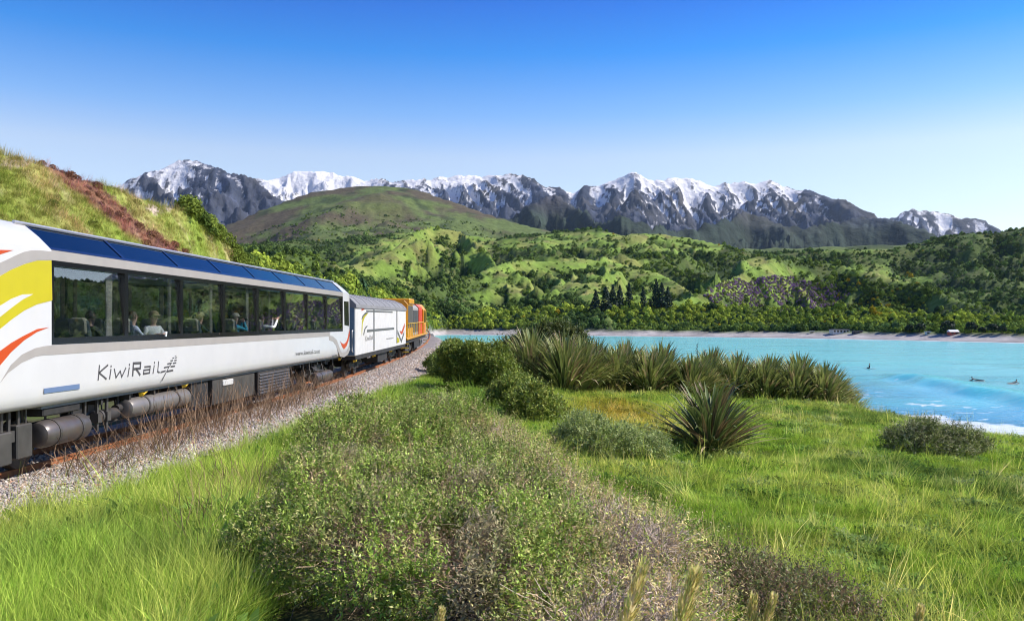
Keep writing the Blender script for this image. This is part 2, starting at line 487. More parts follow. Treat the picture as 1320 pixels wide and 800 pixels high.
# ---- layered hills: each layer is a crest line given by (column, row, distance)
def layer(A, Rr, X, Y, pts, sf, sb, spur=0.0, spur_len=100.0, spur_w=120.0, rough=0.0, rw=20.0, fine=0.0, fw=600.0):
    pts = np.array(pts, float)
    azp = np.arctan((pts[:, 0]-660)/F); rc = np.interp(A, azp, pts[:, 2]/np.cos(azp))
    hc = np.interp(A, azp, CAMZ + (HZ-pts[:, 1])/F*pts[:, 2])
    fd = max(60.0, fine*4)
    hc = hc - fd*sstep(azp[0]-0.005, azp[0]-0.10, A) - fd*sstep(azp[-1]+0.005, azp[-1]+0.10, A)
    dr = rc - Rr
    z = hc - np.where(dr > 0, dr*sf, -dr*sb)
    if spur:
        q = ridged(X/spur_w + 0.45*fbm(X/spur_w, Y/spur_w, 2), Y/(spur_w*1.9), 5, .55)
        z = z + spur*(q-0.90)*np.clip(np.abs(dr)/spur_len, 0, 1)
    if rough:
        z = z + rough*fbm(X/rw, Y/rw, 3)
    if fine:
        z = z - fine*(1-ridged((X+.55*Y)/fw+.45*fbm(X/700, Y/700, 3), (Y-.55*X)/(fw*1.6), 5, .55) - .10)*np.clip(np.abs(dr)/600, .26, 1)
    return z

HILLS = [   # name, crest, front slope, back slope, spur, spur_len, spur_w
 ('shore', [(330,341,235),(372,352,250),(420,364,275),(470,378,330),(520,392,430),(560,402,560),(620,403,660),(720,399,655),(820,396,640),(900,396,620),(1000,398,600),(1100,402,560),(1200,408,520),(1330,414,480),(1500,410,450)], 0.34, 0.02, 12, 40, 60),
 ('knoll', [(270,330,620),(330,318,640),(400,326,650),(440,342,640),(500,372,640)], 0.22, 0.3, 40, 90, 110),
 ('spur_left', [(380,368,700),(446,344,900),(509,320,1020),(535,297,1150),(558,289,1220),(593,297,1220),(624,318,1080),(640,340,960),(655,370,800)], 0.24, 0.2, 110, 150, 170),
 ('spur_mid', [(545,380,700),(572,362,760),(613,353,840),(648,338,930),(683,333,1000),(718,338,1010),(753,333,1040),(800,338,1040),(850,352,980),(890,375,840),(910,390,760)], 0.20, 0.15, 95, 150, 150),
 ('plateau', [(640,318,1500),(694,309,1560),(742,309,1600),(790,304,1620),(831,299,1640),(888,306,1600),(935,316,1500),(980,330,1400)], 0.16, 0.12, 95, 200, 200),
 ('spur_right', [(880,386,690),(902,378,720),(945,356,830),(982,340,900),(1005,333,960),(1025,334,1000),(1076,339,1000),(1123,350,920),(1170,362,850),(1240,386,740),(1320,410,640)], 0.27, 0.2, 85, 130, 150),
 ('right_hill', [(960,332,1700),(1052,323,1650),(1100,320,1600),(1151,322,1600),(1185,312,1640),(1217,303,1650),(1250,300,1620),(1287,299,1600),(1320,293,1550),(1420,270,1500),(1520,262,1500)], 0.26, 0.2, 190, 260, 280),
 ('back_left', [(280,318,1800),(360,312,1900),(430,308,2000),(500,300,2000),(560,300,2000),(640,306,2000),(700,300,2000),(760,296,2000)], 0.15, 0.1, 90, 300, 250),
 ('dome', [(262,306,2700),(290,291,2800),(340,270,2950),(400,247,3100),(440,241,3150),(490,239,3150),(530,243,3150),(580,258,3050),(640,280,2950),(690,294,2850),(730,300,2800)], 0.26, 0.3, 110, 800, 520),
]
az = np.linspace(R(-38), R(40), 780)
rr = np.geomspace(112, 3500, 330)
A, Rr = np.meshgrid(az, rr); X = Rr*np.sin(A); Y = Rr*np.cos(A)
px = pxof(X, Y); inland = Rr - shore_r(px)
Z = np.full(X.shape, -50.0); lay = np.zeros(X.shape, int)
for k, (nm, pts, sf, sb, sp, sl, sw) in enumerate(HILLS):
    z = layer(A, Rr, X, Y, pts, sf, sb, sp, sl, sw, 2.0 if k < 7 else 6.0, 25 if k < 7 else 90)
    up = z > Z; lay = np.where(up, k, lay); Z = np.where(up, z, Z)
flat = -1.9 + 0.004*np.clip(inland, 0, 400) + 0.6*fbm(X/30, Y/30, 2)
up = flat > Z; lay = np.where(up, -1, lay); Z = np.maximum(Z, flat)
beach = SEA - 0.6 + 0.115*inland
Z = np.where(inland < 150, np.minimum(Z, np.maximum(beach, -12) + 40*sstep(20, 100, inland)), Z)
Z = np.where(px < 540, np.maximum(Z, -1.2), Z)
HGRID = (az, rr, Z, lay)
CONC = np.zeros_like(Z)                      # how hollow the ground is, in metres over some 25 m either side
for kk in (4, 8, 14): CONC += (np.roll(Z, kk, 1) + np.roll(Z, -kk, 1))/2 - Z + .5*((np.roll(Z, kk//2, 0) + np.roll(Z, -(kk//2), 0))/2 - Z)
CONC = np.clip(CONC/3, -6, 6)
pyy = HZ - F*(Z-CAMZ)/Y
def ell(px, py, L, nz):
    s = np.zeros(np.shape(px))
    for (cx, cy, rx, ry) in L: s = np.maximum(s, 2.0 - ((px-cx)/rx)**2 - ((py-cy)/ry)**2)
    return sstep(0.05, 0.5, s + nz)
GRASS = [(563,296,42,9),(600,312,32,13),(540,312,40,8),(500,328,34,9),(466,342,26,7),(560,330,36,9),(600,335,30,8),(520,352,40,9),
         (655,344,44,8),(720,342,52,6),(700,362,60,10),(780,340,45,7),(735,372,40,12),(800,366,70,14),(830,388,60,9),(870,393,40,8),(690,314,45,6),(770,306,60,5),(850,304,60,6),(905,310,50,6),
         (800,318,60,6),(980,350,26,13),(960,366,30,14),(1000,364,40,16),(930,372,22,8),(1095,322,40,4),(1125,348,40,6),(1020,385,60,14),(1165,360,28,5),(880,320,40,5),(640,385,30,9)]
def grass_at(px, py, x, y, lay):
    nz = 0.55*fbm(x/45, y/70, 4)
    g = ell(px, py, GRASS, nz)
    g = np.where(lay == 8, 1.0, g)
    g = np.where(lay == 0, g*0.15, g)
    g = np.where(lay == 6, g*0.4, g)
    return g
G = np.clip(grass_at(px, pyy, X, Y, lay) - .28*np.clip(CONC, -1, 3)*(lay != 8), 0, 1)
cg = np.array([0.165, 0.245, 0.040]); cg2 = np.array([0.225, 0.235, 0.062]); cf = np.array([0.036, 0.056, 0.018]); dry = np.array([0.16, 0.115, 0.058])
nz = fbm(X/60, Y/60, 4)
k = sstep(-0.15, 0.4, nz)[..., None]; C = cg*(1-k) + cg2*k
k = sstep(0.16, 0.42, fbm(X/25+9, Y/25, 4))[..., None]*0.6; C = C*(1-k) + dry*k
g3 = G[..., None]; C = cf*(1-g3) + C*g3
# the round hill: brown heath above, olive below
dm = (lay == 8)[..., None]
q = fbm(X/260, Y/260, 5); q2 = fbm(X/90+4, Y/90, 4)
heath = np.array([0.088, 0.072, 0.046]); olive = np.array([0.105, 0.140, 0.042]); dkg = np.array([0.036, 0.052, 0.022])
kk = sstep(-0.12, 0.16, q + 0.35*q2 + 0.0007*(Z-330) - 0.0011*(px-470)/1.0*0.8)[..., None]
D = olive*(1-kk) + heath*kk
kk = sstep(0.15, 0.4, q2 - 0.5*q)[..., None]*0.8; D = D*(1-kk) + dkg*kk
kk = sstep(0.12, 0.4, fbm(X/500+3, Y/500, 3))[..., None]*0.6; D = D*(1-kk) + np.array([0.115, 0.125, 0.042])*kk
C = np.where(dm, D, C)
bs = sstep(29, 21, inland + 4*fbm(X/20, Y/20, 2))[..., None]
bs = np.where((px < 540)[..., None], 0, bs)
bcol = np.array([0.36, 0.325, 0.30])*(1 - 0.35*sstep(12, 3, inland)[..., None]) + np.array([0.05, 0.04, 0.02])*sstep(24, 40, inland)[..., None]
C = C*(1-bs) + bcol*bs
M_hill = terrain_mat('hill_turf', 0.05, 0.35, 0.7, 0.12, 3.0)
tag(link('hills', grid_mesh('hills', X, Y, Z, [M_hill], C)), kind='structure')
def hill_z(a, r):
    ia = np.interp(a, az_h, np.arange(len(az_h))); ir = np.interp(r, rr_h, np.arange(len(rr_h)))
    i0 = np.clip(ia.astype(int), 0, len(az_h)-2); j0 = np.clip(ir.astype(int), 0, len(rr_h)-2)
    fa, fr = ia-i0, ir-j0; Zh, Lh = HGRID[2], HGRID[3]
    z = (Zh[j0, i0]*(1-fa)*(1-fr) + Zh[j0, i0+1]*fa*(1-fr) + Zh[j0+1, i0]*(1-fa)*fr + Zh[j0+1, i0+1]*fa*fr)
    return z, Lh[j0, i0]
az_h, rr_h = az, rr

# ---- snowy mountains
MOUNT = [
 ('peak_left', [(90,262,9000),(135,238,9200),(160,231,9300),(200,216,9400),(225,208,9500),(252,202,9500),(268,206,9500),(285,214,9400),(305,220,9300),(330,229,9200),(352,244,9000),(375,258,8800),(420,285,8600)], .55, .5, 520, 1500, 1150),
 ('main', [(280,245,13200),(330,227,13200),(345,226,13200),(375,221,13400),(400,217,13400),(430,219,13400),(470,231,13300),(495,227,13200),(520,231,13000),(545,229,13000),(580,224,13200),(620,225,13200),(655,222,13000),(675,223,12900),(700,234,12700),(738,246,12600),(752,237,12600),(775,237,12600),(800,226,12600),(818,221,12500),(845,231,12600),(870,227,12800),(900,230,12900),(930,235,12900),(960,233,12900),(990,230,12900),(1005,234,12800),(1030,241,12600),(1065,249,12200),(1100,260,11800),(1130,277,11500),(1160,290,11200)], .46, .5, 760, 1900, 1500),
 ('peak_right', [(1120,292,15500),(1150,279,16000),(1165,270,16000),(1190,267,16000),(1215,272,16000),(1240,279,15800),(1265,279,15800),(1290,293,15500),(1340,308,15300)], .5, .5, 600, 1500, 1300),
 ('fore_spurs', [(560,285,7000),(610,268,7200),(650,277,7000),(687,258,7000),(708,245,7200),(735,254,7000),(768,278,6400),(801,269,6000),(835,285,6000),(880,290,6600),(930,280,7000),(965,268,7600),(1000,280,7400),(1040,288,7400),(1080,284,7600),(1110,274,7800),(1146,278,7600),(1180,290,7400),(1212,302,7200),(1260,318,7000)], .42, .4, 800, 1000, 900),
]
az = np.linspace(R(-36), R(38), 820)
rr = np.concatenate([np.linspace(3600, 9000, 95)[:-1], np.linspace(9000, 13600, 120)[:-1], np.linspace(13600, 18600, 50)])
A, Rr = np.meshgrid(az, rr); X = Rr*np.sin(A); Y = Rr*np.cos(A); px = pxof(X, Y)
Z = np.full(X.shape, 20.0); lay = np.full(X.shape, -1)
for k, (nm, pts, sf, sb, sp, sl, sw) in enumerate(MOUNT):
    z = layer(A, Rr, X, Y, pts, sf, sb, sp, sl, sw, 24, 260, 430, 480 if k != 3 else 330)
    up = z > Z; lay = np.where(up, k, lay); Z = np.where(up, z, Z)
# snow: by height, less on steep sunny flanks, more in the gullies
gx = np.gradient(Z, axis=1)/np.maximum(np.gradient(X, axis=1), 1); gr = np.gradient(Z, axis=0)/np.gradient(Rr, axis=0)
lapl = (np.roll(Z, 3, 1) + np.roll(Z, -3, 1) - 2*Z) + .35*(np.roll(Z, 8, 1) + np.roll(Z, -8, 1) - 2*Z)
line = 95 + np.interp(px, [0,150,230,290,330,350,460,500,560,600,640,660,720,760,800,850,980,1010,1060,1100,1150,1300],
                 [1500,1450,1330,1650,1750,1400,1460,1800,1720,1600,1800,1900,1950,1900,1650,1480,1600,1600,1850,1900,1700,1680])
ps = (HZ - F*(Z-CAMZ)/Y)
alt = np.where(lay == 3, Z-500, Z)
snow = (alt - line)/560 + np.clip(0.012*lapl, -.55, .6) + 0.55*np.clip(-gx - 0.1, -1, 0.8)*0 - 0.30*np.clip(gx*-1, -0.6, 0.9) + 0.20*fbm(X/500, Y/900, 3) + 0.42*fbm(X/85, Y/85, 4, .65)
snow = np.clip(snow*0.9 + 0.45, 0, 1)
rock = np.array([0.050, 0.060, 0.092]); brown = np.array([0.066, 0.062, 0.062]); bush = np.array([0.030, 0.044, 0.030])
k = sstep(-0.3, 0.4, fbm(X/700, Y/700, 4))[..., None]; C = rock*(1-k) + brown*k
k = sstep(760, 420, Z - 330*(lay == 3) + 260*fbm(X/500+5, Y/500, 4))[..., None]; C = C*(1-k) + bush*k
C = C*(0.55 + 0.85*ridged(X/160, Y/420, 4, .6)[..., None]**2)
m = terrain_mat('mountain_rock', 0.004, 0.35, 0.8, 0.006, 60.0)
t = m.node_tree; p = t.nodes['Principled BSDF']
src = p.inputs['Base Color'].links[0].from_socket
s_ = t.nodes.new('ShaderNodeAttribute'); s_.attribute_name = 'snow'
tc = t.nodes.new('ShaderNodeTexCoord')
n = t.nodes.new('ShaderNodeTexNoise'); n.inputs['Scale'].default_value = 0.022; n.inputs['Detail'].default_value = 8; n.inputs['Roughness'].default_value = 0.7
t.links.new(tc.outputs['Object'], n.inputs['Vector'])
ad = t.nodes.new('ShaderNodeMath'); ad.operation = 'MULTIPLY_ADD'; ad.inputs[1].default_value = 1.5; ad.inputs[2].default_value = -0.75; t.links.new(n.outputs['Fac'], ad.inputs[0])
ad2 = t.nodes.new('ShaderNodeMath'); ad2.operation = 'ADD'; t.links.new(s_.outputs['Fac'], ad2.inputs[0]); t.links.new(ad.outputs[0], ad2.inputs[1])
mr = t.nodes.new('ShaderNodeMapRange'); mr.inputs[1].default_value = 0.40; mr.inputs[2].default_value = 0.80; t.links.new(ad2.outputs[0], mr.inputs[0])
x = t.nodes.new('ShaderNodeMix'); x.data_type = 'RGBA'; t.links.new(mr.outputs[0], x.inputs['Factor']); t.links.new(src, x.inputs[6])
x.inputs[7].default_value = (0.68, 0.66, 0.65, 1); t.links.new(x.outputs[2], p.inputs['Base Color'])
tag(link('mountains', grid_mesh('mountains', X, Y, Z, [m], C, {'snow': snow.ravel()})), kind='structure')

# ---- hillside above the track on the inland side
HS = [(-330,120,46),(-200,152,50),(-60,184,54),(0,197,57),(30,203,58),(60,214,60),(90,226,62),(120,236,64),(150,243,67),(180,255,70),(205,265,74),(240,272,80),(262,288,86),(285,308,92),(305,326,97),(322,344,102),(340,372,108),(352,400,112)]
az = np.linspace(R(-46), R(-14), 260); rr = np.linspace(17, 150, 300)
A, Rr = np.meshgrid(az, rr); X = Rr*np.sin(A); Y = Rr*np.cos(A); px = pxof(X, Y)
def hs_z(A, Rr, X, Y):
    z = layer(A, Rr, X, Y, HS, 0.62, 0.25, 3.0, 9, 9.0)
    z = z + 0.22*fbm(X/2.2, Y/2.2, 3)
    d = trackx(Y) - X
    return np.minimum(z, -0.7 + 1.0*np.maximum(0, d-3.2))
Z = hs_z(A, Rr, X, Y)
Z = np.maximum(Z, -1.5)
def hs_cols(px, py, X, Y):
    n1, n2 = fbm(X/6, Y/6, 4), fbm(X/2, Y/2, 3)
    g1, g2, st = np.array([0.200, 0.265, 0.040]), np.array([0.30, 0.285, 0.085]), np.array([0.50, 0.41, 0.27])
    k = sstep(-0.2, 0.3, n1)[..., None]; c = g1*(1-k) + g2*k
    # rust-brown scrub running down the slope
    s = np.abs((px - 62) - (py - 208)*1.28 + 14*n1)/(15 + 0.08*np.clip(py-210, 0, 200))
    band = sstep(1.3, 0.6, s + 0.5*n2)*(py > 195)
    c = c*(1-band[..., None]) + np.array([0.21, 0.105, 0.062])*band[..., None]
    k = (sstep(0.25, 0.45, n2 + 0.4*n1)*sstep(6, 12, Y*0+10))[..., None]*0.45; c = c*(1-k) + st*k
    return c, band
pyy = HZ - F*(Z-CAMZ)/Y
C, _ = hs_cols(px, pyy, X, Y)
pale = ((((px-15)/26)**2 + ((pyy-210)/6)**2) < 1) | ((((px-205)/16)**2 + ((pyy-268)/8)**2) < 1)
C = np.where(pale[..., None], np.array([0.42, 0.33, 0.27]), C)
M_hs = terrain_mat('hillside_turf', 1.3, 0.4, 0.8, 2.2, 0.25)
tag(link('hillside', grid_mesh('hillside', X, Y, Z, [M_hs], C)), kind='structure')
# ================================================================== TRAIN AND TRACK
M_white = mat('white_paint', (0.57, 0.56, 0.555), 0.30, var=0.03, vscale=1.5, coat=0.25, dirt=(0.62, 0.58, 0.52), dscale=0.7)
M_grey = mat('grey_stripe_paint', (0.34, 0.31, 0.285), 0.35, var=0.05)
M_dgrey = mat('dark_grey_paint', (0.11, 0.105, 0.10), 0.4, var=0.08)
M_yel = mat('yellow_paint', (0.47, 0.40, 0.006), 0.35, var=0.03)
M_red = mat('red_orange_paint', (0.50, 0.060, 0.006), 0.35, var=0.04)
M_black = mat('black_band', (0.010, 0.010, 0.013), 0.12)
M_navy = mat('navy_frame', (0.008, 0.014, 0.05), 0.2)
M_vanwhite = mat('van_white_paint', (0.57, 0.555, 0.53), 0.6, var=0.05, spec=.2, dirt=(0.5, 0.45, 0.38), dscale=.9)
M_roof = mat('grey_roof', (0.20, 0.195, 0.195), 0.75, var=0.12, vscale=1.2)
M_silver = mat('silver_trim', (0.55, 0.54, 0.56), 0.35, metal=0.6)
M_under = mat('underframe_black', (0.022, 0.020, 0.019), 0.7, var=0.4, vscale=4, dirt=(0.075, 0.05, 0.034), dscale=3)
M_steel = mat('dusty_steel', (0.075, 0.068, 0.062), 0.5, metal=0.3, var=0.3, vscale=3, dirt=(0.10, 0.07, 0.045))
M_tank = mat('tank_steel', (0.115, 0.10, 0.092), 0.36, metal=0.4, var=0.2, vscale=4, dirt=(0.16, 0.10, 0.07), dscale=2.5)
M_rust = mat('rusty_rail', (0.30, 0.105, 0.035), 0.75, var=0.35, vscale=6)
M_wheel = mat('wheel_steel', (0.075, 0.062, 0.055), 0.55, metal=0.3, var=0.3)
M_sleeper = mat('sleeper_concrete', (0.23, 0.21, 0.19), 0.9, var=0.25, vscale=5)
M_amber = mat('amber_paint', (0.66, 0.42, 0.02), 0.4)
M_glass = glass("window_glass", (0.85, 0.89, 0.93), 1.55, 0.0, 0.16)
M_glass2 = glass("dark_far_window_glass", (0.36, 0.42, 0.46), 1.5)  # inland-side panes tinted darker so the carriage interior looks dim
M_rglass = glass('roof_glass', (0.055, 0.09, 0.17), 1.6, 0.02, 0.10)
M_int = mat('interior_panel', (0.16, 0.17, 0.18), 0.6)
M_seat = mat('seat_fabric', (0.055, 0.075, 0.085), 0.85, var=0.2, vscale=20)
M_head = mat('headrest_fabric', (0.42, 0.37, 0.25), 0.8, var=0.1)
M_curt = mat('curtain_fabric', (0.52, 0.46, 0.35), 0.85, var=0.12, vscale=9)
M_letter = mat('charcoal_lettering', (0.075, 0.07, 0.075), 0.4)
M_bluegrey = mat('blue_grey_end', (0.085, 0.155, 0.235), 0.4, var=0.1, dirt=(0.2, 0.2, 0.2))  # blue-grey colour for the van's end wall and end door
M_orange = mat('orange_yellow_paint', (0.60, 0.28, 0.009), 0.35, var=0.06, dirt=(0.3, 0.16, 0.06))
M_lred = mat('loco_red_paint', (0.60, 0.055, 0.018), 0.4, var=0.08)
M_ventblue = mat('vent_slate_blue', (0.115, 0.175, 0.30), 0.4)

def car_frame(Ya, Yb, ba, bb):
    """Empty on the track for a vehicle from Ya to Yb with bogies at ba, bb; local y forward, x seaward"""
    a = np.array([trackx(ba), ba]); b = np.array([trackx(bb), bb]); d = (b-a)/np.linalg.norm(b-a)
    mid = (Ya+Yb)/2; c = a + d*(mid-ba)/d[1]
    ang = math.atan2(-d[0], d[1])
    za, zb = float(railz(ba)), float(railz(bb)); tilt = math.atan2(zb-za, np.linalg.norm(b-a))
    loc = Vector((c[0], c[1], za + (zb-za)*(mid-ba)/(bb-ba)))
    Mx = Matrix.Translation(loc) @ Matrix.Rotation(ang, 4, 'Z') @ Matrix.Rotation(tilt, 4, 'X')
    return loc, (tilt, 0, ang), Mx, (Yb-Ya)/2/d[1]

def plane_map(Mx, xloc):
    """photograph pixel -> (y, z) on the vehicle's local plane x = xloc"""
    inv = Mx.inverted(); o = inv @ Vector((0, 0, CAMZ)); r3 = inv.to_3x3()
    def f(px, py):
        d = r3 @ Vector(((px-660)/F, 1.0, (HZ-py)/F)); k = (xloc-o.x)/d.x
        q = o + d*k; return q.y, q.z
    return f

def decal(name, pts, f, x, m, parent, th=0.003):
    mb = MB(); q = [f(*p) for p in pts]
    mb.extr([(x, a, b) for a, b in q], (th, 0, 0))
    return mb.build(name, m, parent)

def wheelset(parent, y, g=GAUGE, r=0.43, under=M_under):
    for s in (-1, 1):
        mb = MB()
        x = s*g/2
        mb.tube([(x-s*0.03, y, r), (x+s*0.045, y, r), (x+s*0.09, y, r), (x+s*0.10, y, r)], [r+0.025, r+0.012, r, r-0.06], 24)
        w = mb.build('wheel', M_wheel, parent)
        mb = MB(); mb.tube([(x+s*0.10, y, r), (x+s*0.30, y, r)], [0.13, 0.12], 12)
        mb.build('axle_box', M_steel, w)

def bogie(car, y, wb=2.1, half=0.80, axles=2):
    e = empty('bogie'); e.parent = car; e.location = (0, y, 0)
    for s in (-1, 1):
        mb = MB(); L = wb/2 + 0.55; x0 = s*half
        prof = [(-L, 0.62), (-L, 0.50), (-wb/2+0.25, 0.44), (-0.45, 0.34), (0.45, 0.34), (wb/2-0.25, 0.44), (L, 0.50), (L, 0.62), (wb/2, 0.72), (0.5, 0.62), (-0.5, 0.62), (-wb/2, 0.72)]
        mb.extr([(x0-0.07, a, b) for a, b in prof], (0.14, 0, 0))
        mb.box(x0-0.10, x0+0.12, -0.30, 0.30, 0.60, 0.86)
        for k in (-1, 1):
            for zz in range(5):
                mb.tube([(x0+0.04, k*0.17, 0.40+zz*0.05), (x0+0.04, k*0.17, 0.43+zz*0.05)], 0.085, 10)
            mb.tube([(x0+0.12, k*(wb/2-0.1), 0.62), (x0+0.12, k*(wb/2-0.42), 0.86)], 0.03, 6)
        mb.build('side_frame', M_steel, e)
    mb = MB(); mb.box(-half+0.08, half-0.08, -0.25, 0.25, 0.42, 0.80); mb.build('bolster', M_under, e)
    ys = [-wb/2, wb/2] if axles == 2 else [-wb/2, 0, wb/2]
    for yy in ys: wheelset(e, yy)
    return e

# ---- rails, sleepers, ballast
track = tag(empty('railway_track', (trackx(15.), 15., 0)), 'narrow gauge railway track with rusty orange rails on a stone bed', 'railway')
ty = np.arange(-4, 140, 1.5)
for s, nm in ((1, 'rail'), (-1, 'rail')):
    prof = [(-.065, -.13), (.065, -.13), (.065, -.115), (.012, -.10), (.012, -.035), (.035, -.028), (.035, 0), (-.035, 0), (-.035, -.028), (-.012, -.035), (-.012, -.10), (-.065, -.115)]
    mb = MB(); rings = []
    for yy in ty:
        xx = float(trackx(yy)) + s*GAUGE/2 - float(trackx(15.)); zz = float(railz(yy))
        rings.append([(xx+a, yy-15, zz+b) for a, b in prof])
    mb.loft(rings); mb.build(nm, M_rust, track)
sl0 = None
for i, yy in enumerate(np.arange(4, 118, 0.7)):
    if sl0 is None:
        mb = MB(); mb.box(-1.05, 1.05, -.11, .11, -.30, -.135); sl0 = mb.build('sleeper', M_sleeper, track, bevel=0.015); o = sl0
    else:
        o = sl0.copy(); COL.objects.link(o); o.parent = track
    sl = float(trackx(yy+.5)-trackx(yy-.5))
    o.location = (float(trackx(yy)-trackx(15.)), yy-15, float(railz(yy))); o.rotation_euler = (0, 0, -math.atan(sl))

# ---- panorama carriage ------------------------------------------------------------
loc, rot, MX, HL = car_frame(11.8, 36.55, 13.4, 34.0)
car = empty('panorama_carriage', loc); car.rotation_euler = rot
tag(car, 'long white panorama carriage with big side windows, roof glazing and yellow and red swooshes', 'train carriage')
W = 1.40
fs = plane_map(MX, W)
Y0 = fs(66.5, 390)[0]; Y1 = fs(442, 405)[0]          # ends of the glazed band
NW = 8; PW = (Y1-Y0)/NW
ZB0, ZB1, ZC, ZR = 2.14, 3.565, 3.735, 4.165          # band bottom, band top, cantrail top, roof glass top
XR = 0.92
low = [(1.20, 1.10), (1.30, 1.13), (1.365, 1.21), (1.39, 1.33), (1.40, 1.48), (1.40, ZB0)]
# lower side walls (white, curled under at the bottom)
for s in (1, -1):
    mb = MB(); o_ = [(s*x, z) for x, z in low]; i_ = [(s*(x-0.05), z) for x, z in low][::-1]
    mb.loft([[(x, yy, z) for x, z in o_+i_] for yy in (Y0, Y1)])
    mb.build('lower_side', M_white, car, smooth=True)
mb = MB(); mb.box(-1.22, 1.22, Y0, Y1, 1.06, 1.16); mb.build('floor', M_int, car)
# end modules (white), with the streamlined fall of the roof at the end
def full(k=1.0, top=0.0, ins=0.0):
    r = [(1.20-ins, 1.10), (1.30-ins, 1.13), (1.365-ins, 1.21), (1.39-ins, 1.33), (1.40-ins, 1.48), (1.40-ins, 2.6), (1.40-ins, ZC-top*.4), (XR+0.26-ins, ZC+0.22-top*.75), (XR-ins, ZR-top), (0.5-ins*.5, ZR+0.085-top), (0, ZR+0.11-top)]
    return r + [(-x, z) for x, z in r[::-1][1:]]
for sgn, ya, ye in ((1, Y1, HL), (-1, Y0, -HL)):
    L_ = abs(ye-ya)
    secs = [(0, 0, 0), (max(L_-0.9, 0.1), 0, 0), (L_-0.55, 0.06, 0.01), (L_-0.28, 0.20, 0.05), (L_-0.10, 0.36, 0.12), (L_, 0.46, 0.20)]
    mb = MB(); mb.loft([[(x, ya+sgn*d, z) for x, z in full(1, tp, ins)] for d, tp, ins in secs])
    mb.build('end_module', M_white, car, smooth=True)
    mb = MB(); mb.box(-0.5, 0.5, ye+sgn*0.0, ye+sgn*0.32, 1.1, 3.2); mb.build('gangway_bellows', M_under, car)
# roof deck and its silver gutter strips
mb = MB(); rr_ = [(XR, ZR), (0.5, ZR+0.085), (0, ZR+0.11), (-0.5, ZR+0.085), (-XR, ZR)]
mb.loft([[(x, yy, z) for x, z in rr_ + [(x*0.98, z-0.05) for x, z in rr_[::-1]]] for yy in (Y0, Y1)])
mb.build('roof_deck', M_roof, car, smooth=True)
for s in (1, -1):
    mb = MB(); mb.tube([(s*(XR+0.015), Y0-0.3, ZR+0.012), (s*(XR+0.015), Y1+0.3, ZR+0.012)], 0.03, 6); mb.build('gutter_strip', M_silver, car)
    # grey cantrail and lower stripe
    mb = MB(); mb.box(min(s*1.36, s*1.402), max(s*1.36, s*1.402), Y0, Y1, ZB1, ZC); mb.build('cantrail', M_silver if s < 0 else M_grey, car)
    mb = MB(); mb.box(min(s*1.40, s*1.405), max(s*1.40, s*1.405), Y0, fs(425, 435)[0], ZB0-0.165, ZB0-0.002); mb.build('grey_stripe', M_grey, car)
    # glazed band: black frame with real openings, then one pane for each window
    mb = MB(); xa, xb = min(s*1.31, s*1.398), max(s*1.31, s*1.398)
    mb.box(xa, xb, Y0, Y1, ZB0, ZB0+0.12); mb.box(xa, xb, Y0, Y1, ZB1-0.09, ZB1)
    for i in range(NW+1):
        w = 0.075; yc = Y0 + i*PW; mb.box(xa, xb, max(yc-w, Y0), min(yc+w, Y1), ZB0+0.12, ZB1-0.09)
    mb.build('window_frame', M_black, car)
    for i in range(NW):
        ya, yb = Y0+i*PW+0.07, Y0+(i+1)*PW-0.07
        mb = MB(); za, zb = ZB0+0.11, ZB1-0.08          # the glass leans inwards a little at the top
        mb.extr([(s*1.390, ya, za), (s*1.326, ya, zb), (s*1.318, ya, zb), (s*1.382, ya, za)], (0, yb-ya, 0))
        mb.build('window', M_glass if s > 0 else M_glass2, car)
    # roof glazing
    nx, nz_ = s*(ZR-ZC), (1.385-XR); nl = math.hypot(nx, nz_); nx /= nl; nz_ /= nl
    def slope(k, off): return (s*(1.385+(XR-1.385)*k) + nx*off, ZC+(ZR-ZC)*k + nz_*off)
    mb = MB()
    def strip(k0, k1, ya, yb, o0=-0.03, o1=0.012):
        a, b, c_, d_ = slope(k0, o1), slope(k1, o1), slope(k1, o0), slope(k0, o0)
        mb.extr([(q[0], ya, q[1]) for q in (a, b, c_, d_)], (0, yb-ya, 0))
    strip(0, 0.10, Y0, Y1); strip(0.93, 1, Y0, Y1)
    for i in range(NW+1):
        yc = Y0+i*PW; strip(0.10, 0.93, max(yc-0.05, Y0), min(yc+0.05, Y1))
    mb.build('roof_window_frame', M_navy, car)
    for i in range(NW):
        mb = MB(); strip(0.09, 0.94, Y0+i*PW+0.045, Y0+(i+1)*PW-0.045, -0.012, 0.0); mb.build('roof_window', M_rglass, car)
# curtains hung at the pillars (each pulled aside), seats
def curtain(yc, w, x=1.23, lean=0.0):
    mb = MB(); top, bot = ZB1-0.06, ZB0+0.06
    rings = []
    for z, kk in ((bot, 1.0), (bot+0.45, 0.75), (top-0.2, 1.0), (top, 1.0)):
        ring = []
        n = 12
        for j in range(n): ring.append((x+0.025*math.sin(j*2.1), yc - w*kk/2 + w*kk*j/(n-1) + lean*(z-bot), z))
        ring += [(a-0.02, b, c_) for a, b, c_ in ring[::-1]]
        rings.append(ring)
    mb.loft(rings); mb.build('curtain', M_curt, car)
cpos = [(0.10, .10), (0.86, .30), (1.90, .12), (2.82, .16), (2.10, .10), (3.10, .20), (3.84, .20), (4.60, .08), (5.55, .08), (6.45, .08), (7.2, .08)]
for u_, w_ in cpos:
    curtain(Y0+u_*PW, w_*.75); curtain(Y0+u_*PW, w_*1.2, -1.23)
